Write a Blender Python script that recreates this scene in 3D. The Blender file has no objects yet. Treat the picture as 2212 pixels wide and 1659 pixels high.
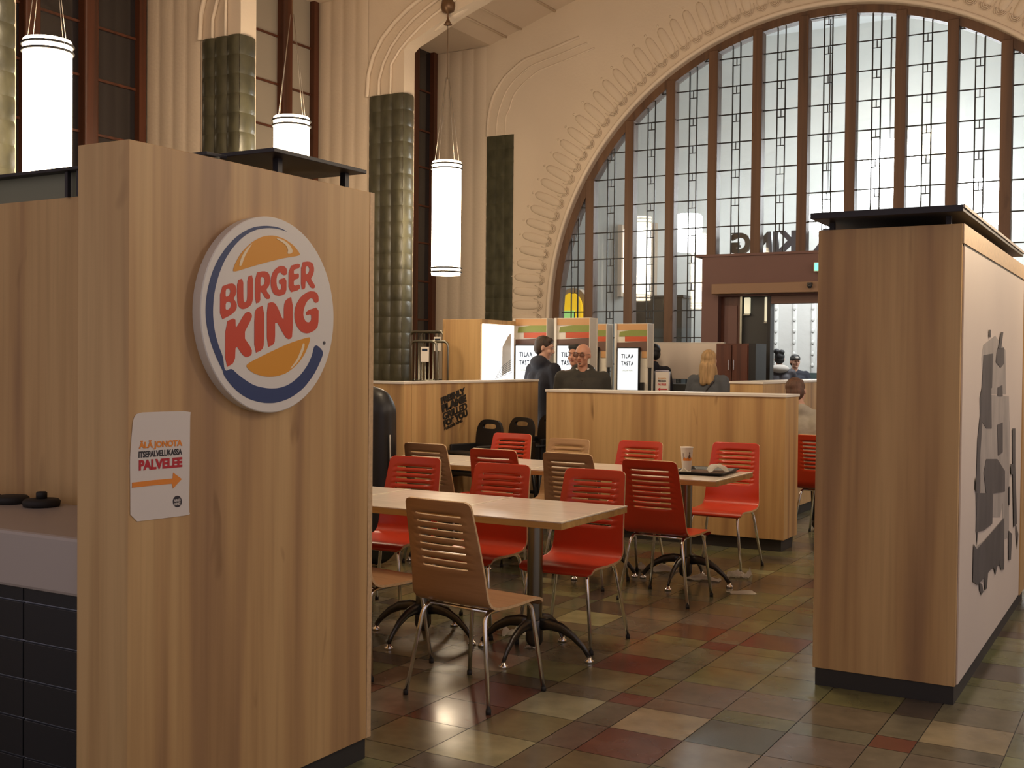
import bpy, bmesh, math, random, json
import numpy as np
from mathutils import Vector, Matrix
random.seed(7)
PI=math.pi
sc=bpy.context.scene
col=sc.collection
# ---------------- camera, world, exposure ----------------
EYE=1.55
yaw,pit,rol=math.radians(-29.9064),math.radians(-1.08175),math.radians(.55688)
fw=Vector((math.sin(yaw)*math.cos(pit),math.cos(yaw)*math.cos(pit),math.sin(pit)))
rt=Vector((math.cos(yaw),-math.sin(yaw),0)); up=rt.cross(fw)
rt2=rt*math.cos(rol)+up*math.sin(rol); up2=-rt*math.sin(rol)+up*math.cos(rol)
cam=bpy.data.cameras.new('camera'); co=bpy.data.objects.new('camera',cam); col.objects.link(co)
cam.sensor_width=36; cam.lens=2472.36/2212*36; cam.clip_end=200
mw=Matrix((rt2,up2,-fw)).transposed().to_4x4(); mw.translation=(0,0,EYE); co.matrix_world=mw
sc.camera=co
sc.view_settings.view_transform='Standard'; sc.view_settings.look='None'; sc.view_settings.gamma=1
sc.view_settings.exposure=0.22
try: sc.view_settings.use_curve_mapping=False
except Exception: pass
try:
    sc.cycles.use_denoising=True; sc.cycles.max_bounces=8; sc.cycles.transparent_max_bounces=12
    sc.cycles.sample_clamp_indirect=6; sc.cycles.caustics_reflective=False; sc.cycles.caustics_refractive=False
except Exception: pass
W=bpy.data.worlds.new('world'); sc.world=W; W.use_nodes=True
W.node_tree.nodes['Background'].inputs[0].default_value=(1,.86,.92,1)
W.node_tree.nodes['Background'].inputs[1].default_value=.44
# ---------------- materials ----------------
def mat(name,c,rough=.5,metal=0,emit=None,es=0,spec=.5,noise=None,bump=None,coat=0):
    m=bpy.data.materials.new(name); m.use_nodes=True; nt=m.node_tree; b=nt.nodes['Principled BSDF']
    b.inputs['Base Color'].default_value=(*c,1); b.inputs['Roughness'].default_value=rough; b.inputs['Metallic'].default_value=metal
    b.inputs['Specular IOR Level'].default_value=spec; b.inputs['Coat Weight'].default_value=coat
    if emit: b.inputs['Emission Color'].default_value=(*emit,1); b.inputs['Emission Strength'].default_value=es
    if noise:
        sc_,amt=noise; tc=nt.nodes.new('ShaderNodeTexCoord'); mp=nt.nodes.new('ShaderNodeMapping'); n=nt.nodes.new('ShaderNodeTexNoise')
        mp.inputs['Scale'].default_value=sc_ if isinstance(sc_,tuple) else (sc_,)*3
        n.inputs['Scale'].default_value=1; n.inputs['Detail'].default_value=5
        r=nt.nodes.new('ShaderNodeMapRange'); r.inputs['From Min'].default_value=.3; r.inputs['From Max'].default_value=.7
        r.inputs['To Min'].default_value=1-amt; r.inputs['To Max'].default_value=1+amt
        mx=nt.nodes.new('ShaderNodeVectorMath'); mx.operation='SCALE'; mx.inputs[0].default_value=c
        nt.links.new(tc.outputs['Object'],mp.inputs[0]); nt.links.new(mp.outputs[0],n.inputs[0]); nt.links.new(n.outputs[0],r.inputs[0])
        nt.links.new(r.outputs[0],mx.inputs['Scale']); nt.links.new(mx.outputs[0],b.inputs['Base Color'])
    if bump:
        bs,bd=bump; tc=nt.nodes.new('ShaderNodeTexCoord'); n=nt.nodes.new('ShaderNodeTexNoise'); n.inputs['Scale'].default_value=bs; n.inputs['Detail'].default_value=4
        bp=nt.nodes.new('ShaderNodeBump'); bp.inputs['Strength'].default_value=bd; bp.inputs['Distance'].default_value=.02
        nt.links.new(tc.outputs['Object'],n.inputs[0]); nt.links.new(n.outputs[0],bp.inputs['Height']); nt.links.new(bp.outputs[0],b.inputs['Normal'])
    return m
def wood(name,c1,c2,c3,sx=6.,sz=.35,rough=.42,horizontal=False):
    m=bpy.data.materials.new(name); m.use_nodes=True; nt=m.node_tree; b=nt.nodes['Principled BSDF']; N=nt.nodes.new; K=nt.links.new
    tc=N('ShaderNodeTexCoord')
    def ns(scale,det,dis):
        mp=N('ShaderNodeMapping'); mp.inputs['Scale'].default_value=scale; n=N('ShaderNodeTexNoise'); n.inputs['Scale'].default_value=1
        n.inputs['Detail'].default_value=det; n.inputs['Distortion'].default_value=dis; K(tc.outputs['Object'],mp.inputs[0]); K(mp.outputs[0],n.inputs[0]); return n
    if horizontal: a=ns((sz*3,sx*3,sx*3),3,.3); f=ns((4,70,70),3,.1)
    else: a=ns((sx,sx,sz),2.2,.5); f=ns((38,38,1.2),3,.2)
    cr=N('ShaderNodeValToRGB'); e=cr.color_ramp.elements; e[0].position=.30; e[0].color=(*c3,1); e[1].position=.66; e[1].color=(*c1,1)
    x=e.new(.46); x.color=(*c2,1)
    K(a.outputs[0],cr.inputs[0])
    cr2=N('ShaderNodeValToRGB'); e=cr2.color_ramp.elements; e[0].position=.32; e[0].color=(.62,.58,.54,1); e[1].position=.56; e[1].color=(1,1,1,1); K(f.outputs[0],cr2.inputs[0])
    mx=N('ShaderNodeMixRGB'); mx.blend_type='MULTIPLY'; mx.inputs[0].default_value=.28; K(cr.outputs[0],mx.inputs[1]); K(cr2.outputs[0],mx.inputs[2])
    out=mx
    if not horizontal:
        k=ns((5,5,1.6),2,1.2); kr=N('ShaderNodeValToRGB'); e=kr.color_ramp.elements; e[0].position=.20; e[0].color=(.42,.36,.32,1); e[1].position=.33; e[1].color=(1,1,1,1); K(k.outputs[0],kr.inputs[0])
        m2=N('ShaderNodeMixRGB'); m2.blend_type='MULTIPLY'; m2.inputs[0].default_value=.8; K(mx.outputs[0],m2.inputs[1]); K(kr.outputs[0],m2.inputs[2]); out=m2
    K(out.outputs[0],b.inputs['Base Color']); b.inputs['Roughness'].default_value=rough; b.inputs['Specular IOR Level'].default_value=.35
    return m
M={}
M['oak']=wood('oak laminate',(.64,.42,.185),(.53,.325,.138),(.37,.215,.10),sx=6.5,sz=.30)
M['plyr']=mat('red lacquer',(.56,.048,.016),.28,noise=(3,.06))
M['plyw']=wood('walnut ply',(.42,.25,.13),(.37,.21,.105),(.30,.165,.08),horizontal=True,sx=3,rough=.33)
M['plyl']=wood('light ply',(.50,.30,.15),(.44,.26,.125),(.36,.2,.1),horizontal=True,sx=3,rough=.35)
M['edge']=mat('ply edge',(.62,.42,.22),.5,noise=(60,.12))
M['chrome']=mat('chrome',(.95,.94,.92),.15,1)
M['steel']=mat('column steel',(.24,.23,.19),.30,1)
M['iron']=mat('base iron',(.10,.095,.085),.30,.85)
M['black']=mat('black plastic',(.012,.012,.013),.4)
M['rubber']=mat('rubber',(.02,.018,.016),.7)
M['lam']=mat('table laminate',(.82,.72,.62),.22,noise=((3,60,60),.10))
M['tedge']=wood('table wood edge',(.58,.36,.13),(.50,.30,.10),(.40,.23,.08),horizontal=True,sx=5,rough=.4)
M['rim']=mat('table rim',(.78,.70,.56),.3)
M['white']=mat('white laminate',(.80,.75,.67),.4)
M['cream']=mat('cream panel',(.72,.62,.52),.55,noise=(1.5,.03))
M['counter']=mat('worktop',(.44,.385,.34),.35)
M['plaster']=mat('cream plaster',(.66,.54,.41),.8,noise=(.8,.05),bump=(30,.15))
M['vault']=mat('vault plaster',(.62,.50,.38),.85,noise=(.8,.05))
M['trimp']=mat('moulding plaster',(.70,.58,.45),.7)
M['tile']=mat('green glazed tile',(.062,.058,.034),.32,spec=.6,noise=((9,9,5),.35),bump=(14,.15),coat=.15)
M['btile']=mat('black brick tile',(.012,.012,.014),.25)
M['grout']=mat('grout',(.42,.45,.50),.6)
M['dkwood']=wood('dark window wood',(.10,.030,.014),(.075,.024,.011),(.05,.018,.009),sx=10,rough=.45)
M['mull']=wood('arch window wood',(.145,.076,.040),(.115,.059,.032),(.085,.045,.026),sx=10,rough=.5)
M['door']=mat('door surround',(.15,.075,.062),.6,noise=(2,.05))
M['beam']=mat('door beam',(.26,.155,.09),.6)
M['nightglass']=mat('night glass',(.020,.017,.018),.10,spec=.8,bump=(3,.04))
M['reflglass']=mat('pale reflection glass',(.30,.26,.21),.12,spec=.7,bump=(3,.05))  # pale base colour stands in for the hall reflected in dark panes
M['lead']=mat('lead came',(.012,.011,.011),.5)
M['plinth']=mat('plinth',(.030,.027,.023),.6)
M['canopy']=mat('canopy black',(.018,.016,.020),.5)
M['cedge']=mat('canopy edge',(.40,.34,.27),.5)
M['fascia']=mat('fascia glass',(.20,.21,.14),.4)
M['paper']=mat('paper',(.72,.66,.58),.6,bump=(6,.1))
M['napkin']=mat('napkin',(.90,.86,.79),.8)
M['signw']=mat('sign white',(.74,.70,.62),.5)
M['signr']=mat('sign red',(.62,.050,.012),.5)
M['signy']=mat('sign orange',(.72,.30,.012),.5)
M['signhl']=mat('sign highlight',(.85,.70,.45),.5)
M['signb']=mat('sign blue',(.018,.042,.14),.5)
M['orange']=mat('print orange',(.80,.26,.03),.6)
M['crimson']=mat('print crimson',(.50,.02,.03),.6)
M['ink']=mat('print ink',(.03,.025,.03),.6)
M['mdark']=mat('mural dark',(.085,.076,.074),.6,noise=((6,6,3),.3))
M['mgrey']=mat('mural grey',(.40,.355,.31),.6,noise=((6,6,3),.2))
M['stick']=mat('sticker black',(.02,.016,.012),.5)
M['lamp']=mat('lamp diffuser',(.9,.9,.85),.5,emit=(1,.79,.54),es=15)
M['addlamp']=mat('added lamp glow',(.9,.9,.85),.5,emit=(1,.80,.55),es=30)  # glow of the added overhead lamp, out of view
M['lampring']=mat('lamp ring',(.05,.05,.05),.6)
M['lampcap']=mat('lamp cap',(.5,.5,.48),.4,.2)
M['wire']=mat('wire',(.35,.30,.25),.4,.8)
M['brass']=mat('old brass',(.16,.09,.045),.4,.6)
M['globe']=mat('hall lamp glow',(.9,.9,.9),.5,emit=(.96,.98,1),es=21)
M['lightbox']=mat('lightbox glow',(.9,.9,.9),.5,emit=(1,.97,.92),es=2.2)
M['screen']=mat('screen glow',(.5,.5,.5),.4,emit=(.90,.96,1),es=.85)
M['skin']=mat('skin',(.50,.24,.15),.5)
M['skinp']=mat('pale skin',(.58,.33,.23),.5)
M['navy']=mat('navy jacket',(.012,.013,.022),.8,bump=(14,.3))
M['olive']=mat('olive jacket',(.030,.027,.020),.8,bump=(14,.3))
M['greycoat']=mat('grey wool coat',(.085,.092,.105),.9,bump=(20,.3))
M['beige']=mat('beige jumper',(.34,.305,.25),.9,bump=(14,.3))
M['brownco']=mat('brown jacket',(.14,.085,.06),.85,bump=(14,.3))
M['trous']=mat('dark trousers',(.013,.013,.016),.85)
M['jeans']=mat('blue trousers',(.03,.04,.07),.85)
M['hairb']=mat('brown hair',(.045,.025,.014),.6,noise=((60,60,8),.4))
M['hairk']=mat('black hair',(.008,.007,.007),.55)
M['hairy']=mat('blond hair',(.40,.25,.11),.6,noise=((60,60,8),.3))
M['hairr']=mat('reddish hair',(.10,.045,.025),.6,noise=((60,60,8),.4))
M['shoe']=mat('shoe leather',(.02,.017,.015),.5)
M['lips']=mat('lips',(.33,.10,.07),.5)
M['eye']=mat('eye dark',(.02,.015,.012),.3)
M['lens']=mat('tinted lens',(.16,.07,.045),.2)
M['scarf']=mat('light collar',(.45,.42,.38),.9)
M['kwhite']=mat('kiosk white',(.80,.75,.64),.45)
M['kside']=mat('kiosk side',(.62,.57,.48),.35)
M['ktan']=mat('kiosk tan',(.62,.34,.14),.5)
M['kgreen']=mat('kiosk green',(.26,.30,.06),.5)
M['kred']=mat('kiosk orange red',(.60,.10,.03),.5)
M['kbrown']=mat('kiosk brown',(.16,.085,.06),.5)
M['kblue']=mat('kiosk text',(.006,.02,.05),.5)
M['hallw']=mat('hall plaster',(.56,.57,.545),.8,noise=(1.2,.04),bump=(9,.25))
M['hallb']=mat('hall warm plaster',(.42,.33,.25),.8,noise=(1,.05))
M['hallf']=mat('hall floor',(.12,.11,.10),.3,noise=(2,.2))
M['hallc']=mat('hall ceiling',(.60,.62,.62),.8)
M['slate']=mat('dark slate',(.035,.036,.034),.5)
M['cabinet']=wood('red brown cabinet',(.13,.045,.025),(.10,.035,.02),(.07,.025,.015),sx=10,rough=.4)
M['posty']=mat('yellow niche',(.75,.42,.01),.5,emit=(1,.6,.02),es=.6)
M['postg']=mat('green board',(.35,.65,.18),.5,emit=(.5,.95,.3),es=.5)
M['exit']=mat('exit glow',(.1,.5,.35),.5,emit=(.2,.9,.6),es=1.2)
M['bench']=mat('bench grey green',(.05,.075,.072),.5)
M['winglow']=mat('bright window glow',(.9,.9,.9),.5,emit=(1,.98,.93),es=2.0)
M['refl_glow']=mat('reflected glow',(.7,.66,.5),.4,emit=(.9,.85,.6),es=.5)  # weak glow standing in for reflections on the dark door panel
M['letter']=mat('letter back',(.10,.088,.085),.5)
g=bpy.data.materials.new('window glass'); g.use_nodes=True; nt=g.node_tree; nt.nodes.clear()
o_=nt.nodes.new('ShaderNodeOutputMaterial'); mxs=nt.nodes.new('ShaderNodeMixShader'); tr=nt.nodes.new('ShaderNodeBsdfTransparent'); gl=nt.nodes.new('ShaderNodeBsdfGlossy')
tr.inputs[0].default_value=(.93,.95,.95,1); gl.inputs['Roughness'].default_value=.03; mxs.inputs[0].default_value=.07
tc=nt.nodes.new('ShaderNodeTexCoord'); nz=nt.nodes.new('ShaderNodeTexNoise'); nz.inputs['Scale'].default_value=2.5; bp=nt.nodes.new('ShaderNodeBump'); bp.inputs['Strength'].default_value=.15
nt.links.new(tc.outputs['Object'],nz.inputs[0]); nt.links.new(nz.outputs[0],bp.inputs['Height']); nt.links.new(bp.outputs[0],gl.inputs['Normal'])
nt.links.new(tr.outputs[0],mxs.inputs[1]); nt.links.new(gl.outputs[0],mxs.inputs[2]); nt.links.new(mxs.outputs[0],o_.inputs[0]); M['glass']=g
# ---------------- helpers ----------------
def finish(name,bm,m,parent=None,smooth=False,angle=None):
    me=bpy.data.meshes.new(name); bmesh.ops.recalc_face_normals(bm,faces=bm.faces[:]); bm.to_mesh(me); bm.free()
    ms=m if isinstance(m,(list,tuple)) else [m]
    for k in ms: me.materials.append(M[k])
    if smooth:
        for p in me.polygons: p.use_smooth=True
    if angle:
        for p in me.polygons: p.use_smooth=True
        try: me.set_sharp_from_angle(angle=math.radians(angle))
        except Exception: pass
    ob=bpy.data.objects.new(name,me); col.objects.link(ob)
    if parent is not None: ob.parent=parent
    return ob
def tag(o,label=None,cat=None,group=None,kind=None):
    if label: o['label']=label
    if cat: o['category']=cat
    if group: o['group']=group
    if kind: o['kind']=kind
    return o
def struct(o,label,cat): return tag(o,label,cat,kind='structure')
def thing(name,label,cat,loc=(0,0,0),rz=0,group=None,kind=None):
    o=bpy.data.objects.new(name,None); col.objects.link(o); o.empty_display_size=.1
    o.location=loc; o.rotation_euler=(0,0,rz); return tag(o,label,cat,group,kind)
def dup(root,loc=None,rz=None,label=None,group=None,mats=None):
    def cp(o,par):
        c=o.copy(); col.objects.link(c); c.parent=par
        for ch in list(o.children): cp(ch,c)
        return c
    r=cp(root,None)
    if loc is not None: r.location=loc
    if rz is not None: r.rotation_euler=(0,0,rz)
    if label: r['label']=label
    if group: r['group']=group
    return r
def box(bm,x0,x1,y0,y1,z0,z1,bev=0,mi=0):
    r=bmesh.ops.create_cube(bm,size=1,matrix=Matrix.Translation(((x0+x1)/2,(y0+y1)/2,(z0+z1)/2))@Matrix.Diagonal((x1-x0,y1-y0,z1-z0,1)))
    vs=r['verts']; fs=set(f for v in vs for f in v.link_faces)
    if bev>0:
        es=list(set(e for v in vs for e in v.link_edges)); rr=bmesh.ops.bevel(bm,geom=es,offset=bev,segments=2,affect='EDGES',profile=.5); fs|=set(rr['faces'])
    for f in fs:
        if f.is_valid: f.material_index=mi
    return bm
def B(name,m,parent,*a,bev=0): return finish(name,box(bmesh.new(),*a,bev=bev),m,parent)
def fillet(pts,r,n=5):
    pts=[Vector(p) for p in pts]; out=[pts[0]]
    for i in range(1,len(pts)-1):
        a,b,c=pts[i-1],pts[i],pts[i+1]; u=(a-b); v=(c-b); d=min(r,u.length*.49,v.length*.49); p=b+u.normalized()*d; q=b+v.normalized()*d
        for k in range(n+1):
            t=k/n; out.append((1-t)**2*p+2*t*(1-t)*b+t*t*q)
    out.append(pts[-1]); return out
def tube(bm,pts,r,seg=10,cap=True,radii=None,flat=None,mi=0):
    pts=[Vector(p) for p in pts]; n=len(pts); ring=[]
    T=[(pts[min(i+1,n-1)]-pts[max(i-1,0)]).normalized() for i in range(n)]
    ref=Vector((0,0,1)) if abs(T[0].z)<.9 else Vector((1,0,0)); U=(ref-T[0]*ref.dot(T[0])).normalized()
    for i in range(n):
        U=(U-T[i]*U.dot(T[i])).normalized(); V=T[i].cross(U); rr=radii[i] if radii else r
        fx,fy=(flat if flat else (1,1))
        ring.append([bm.verts.new(pts[i]+U*math.cos(2*PI*k/seg)*rr*fx+V*math.sin(2*PI*k/seg)*rr*fy) for k in range(seg)])
    fs=[]
    for i in range(n-1):
        for k in range(seg): fs.append(bm.faces.new((ring[i][k],ring[i][(k+1)%seg],ring[i+1][(k+1)%seg],ring[i+1][k])))
    if cap: fs.append(bm.faces.new(ring[0][::-1])); fs.append(bm.faces.new(ring[-1]))
    for f in fs: f.smooth=True; f.material_index=mi
    return bm
def lathe(bm,prof,seg=32,c=(0,0,0)):
    rings=[[bm.verts.new((c[0]+r*math.cos(2*PI*k/seg),c[1]+r*math.sin(2*PI*k/seg),c[2]+z)) for k in range(seg)] for r,z in prof]
    for i in range(len(rings)-1):
        for k in range(seg):
            f=bm.faces.new((rings[i][k],rings[i][(k+1)%seg],rings[i+1][(k+1)%seg],rings[i+1][k])); f.smooth=True
    bm.faces.new(rings[0][::-1]); bm.faces.new(rings[-1]); return bm
def ell(bm,c,r,rot=None,sub=3):
    m=Matrix.Translation(c)@(rot.to_4x4() if rot else Matrix.Identity(4))@Matrix.Diagonal((*r,1)); q=bmesh.ops.create_icosphere(bm,subdivisions=sub,radius=1,matrix=m)
    for v in q['verts']:
        for f in v.link_faces: f.smooth=True
    return bm
def cap_(bm,p0,p1,r0,r1=None):
    r1=r0 if r1 is None else r1; p0=Vector(p0); p1=Vector(p1)
    bmesh.ops.create_icosphere(bm,subdivisions=2,radius=r0,matrix=Matrix.Translation(p0)); bmesh.ops.create_icosphere(bm,subdivisions=2,radius=r1,matrix=Matrix.Translation(p1))
    d=p1-p0
    if d.length>1e-4:
        q=d.to_track_quat('Z','Y').to_matrix().to_4x4()
        bmesh.ops.create_cone(bm,cap_ends=True,segments=16,radius1=r0,radius2=r1,depth=d.length,matrix=Matrix.Translation((p0+p1)/2)@q)
    return bm
def remesh(name,bm,m,parent,vox=.012,sm=4,noise=0):
    me=bpy.data.meshes.new(name+'_src'); bm.to_mesh(me); bm.free(); ob=bpy.data.objects.new(name+'_src',me); col.objects.link(ob)
    md=ob.modifiers.new('r','REMESH'); md.mode='VOXEL'; md.voxel_size=vox; md.use_smooth_shade=True
    if sm: s=ob.modifiers.new('s','SMOOTH'); s.iterations=sm; s.factor=.5
    dg=bpy.context.evaluated_depsgraph_get(); dg.update(); nm=bpy.data.meshes.new_from_object(ob.evaluated_get(dg)); bpy.data.objects.remove(ob)
    nm.name=name; nm.materials.clear(); nm.materials.append(M[m])
    for p in nm.polygons: p.use_smooth=True
    o=bpy.data.objects.new(name,nm); col.objects.link(o); o.parent=parent; return o
def basis(o,u,v):
    u=Vector(u);v=Vector(v);w=u.cross(v).normalized(); m=Matrix.Identity(4)
    for i in range(3): m[i][0]=u[i]; m[i][1]=v[i]; m[i][2]=w[i]; m[i][3]=o[i]
    return m
def curve_mesh(cu,depth):
    cu.dimensions='2D'; cu.fill_mode='BOTH'; cu.extrude=depth/2
    ob=bpy.data.objects.new('tmp',cu); col.objects.link(ob); dg=bpy.context.evaluated_depsgraph_get(); dg.update()
    me=bpy.data.meshes.new_from_object(ob.evaluated_get(dg)); bpy.data.objects.remove(ob); return me
def chaikin(p,n=1,q=.22):
    for _ in range(n):
        o=[]
        for i in range(len(p)):
            a,b=p[i],p[(i+1)%len(p)]; o+= [(a[0]*(1-q)+b[0]*q,a[1]*(1-q)+b[1]*q),(a[0]*q+b[0]*(1-q),a[1]*q+b[1]*(1-q))]
        p=o
    return p
def shape(name,loops,depth,mtx,m,parent=None,sm=0):
    """flat outline with holes, given its own thickness"""
    cu=bpy.data.curves.new('c','CURVE')
    for L in loops:
        if sm: L=chaikin(L,sm)
        s=cu.splines.new('POLY'); s.points.add(len(L)-1)
        for i,p in enumerate(L): s.points[i].co=(p[0],p[1],0,1)
        s.use_cyclic_u=True
    me=curve_mesh(cu,depth); me.name=name; me.transform(mtx); me.materials.clear(); me.materials.append(M[m])
    ob=bpy.data.objects.new(name,me); col.objects.link(ob)
    if parent is not None: ob.parent=parent
    return ob
def joinmesh(name,obs,parent=None):
    bm=bmesh.new(); m0=obs[0].data.materials[0]
    for o in obs:
        bm.from_mesh(o.data); bpy.data.objects.remove(o)
    me=bpy.data.meshes.new(name); bm.to_mesh(me); bm.free(); me.materials.append(m0); ob=bpy.data.objects.new(name,me); col.objects.link(ob)
    if parent is not None: ob.parent=parent
    return ob
def text(name,s,origin,u,v,m,parent=None,bold=.03,depth=.002,space=1.0):
    """lettering whose bounding box fills origin + u (width vector) + v (height vector)"""
    cu=bpy.data.curves.new('t','FONT'); cu.body=s; cu.size=1; cu.offset=bold; cu.space_character=space; cu.extrude=.5
    ob=bpy.data.objects.new('tmp',cu); col.objects.link(ob); dg=bpy.context.evaluated_depsgraph_get(); dg.update()
    me=bpy.data.meshes.new_from_object(ob.evaluated_get(dg)); bpy.data.objects.remove(ob)
    a=np.array([q.co[:] for q in me.vertices]); lo=a.min(0); hi=a.max(0)
    u=Vector(u);v=Vector(v);w=u.cross(v).normalized()*depth
    for q in me.vertices:
        x=(q.co.x-lo[0])/(hi[0]-lo[0]); y=(q.co.y-lo[1])/(hi[1]-lo[1]); z=(q.co.z-lo[2])/(hi[2]-lo[2])
        q.co=Vector(origin)+u*x+v*y+w*z
    me.name=name; me.materials.clear(); me.materials.append(M[m]); ob=bpy.data.objects.new(name,me); col.objects.link(ob)
    if parent is not None: ob.parent=parent
    return ob
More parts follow.
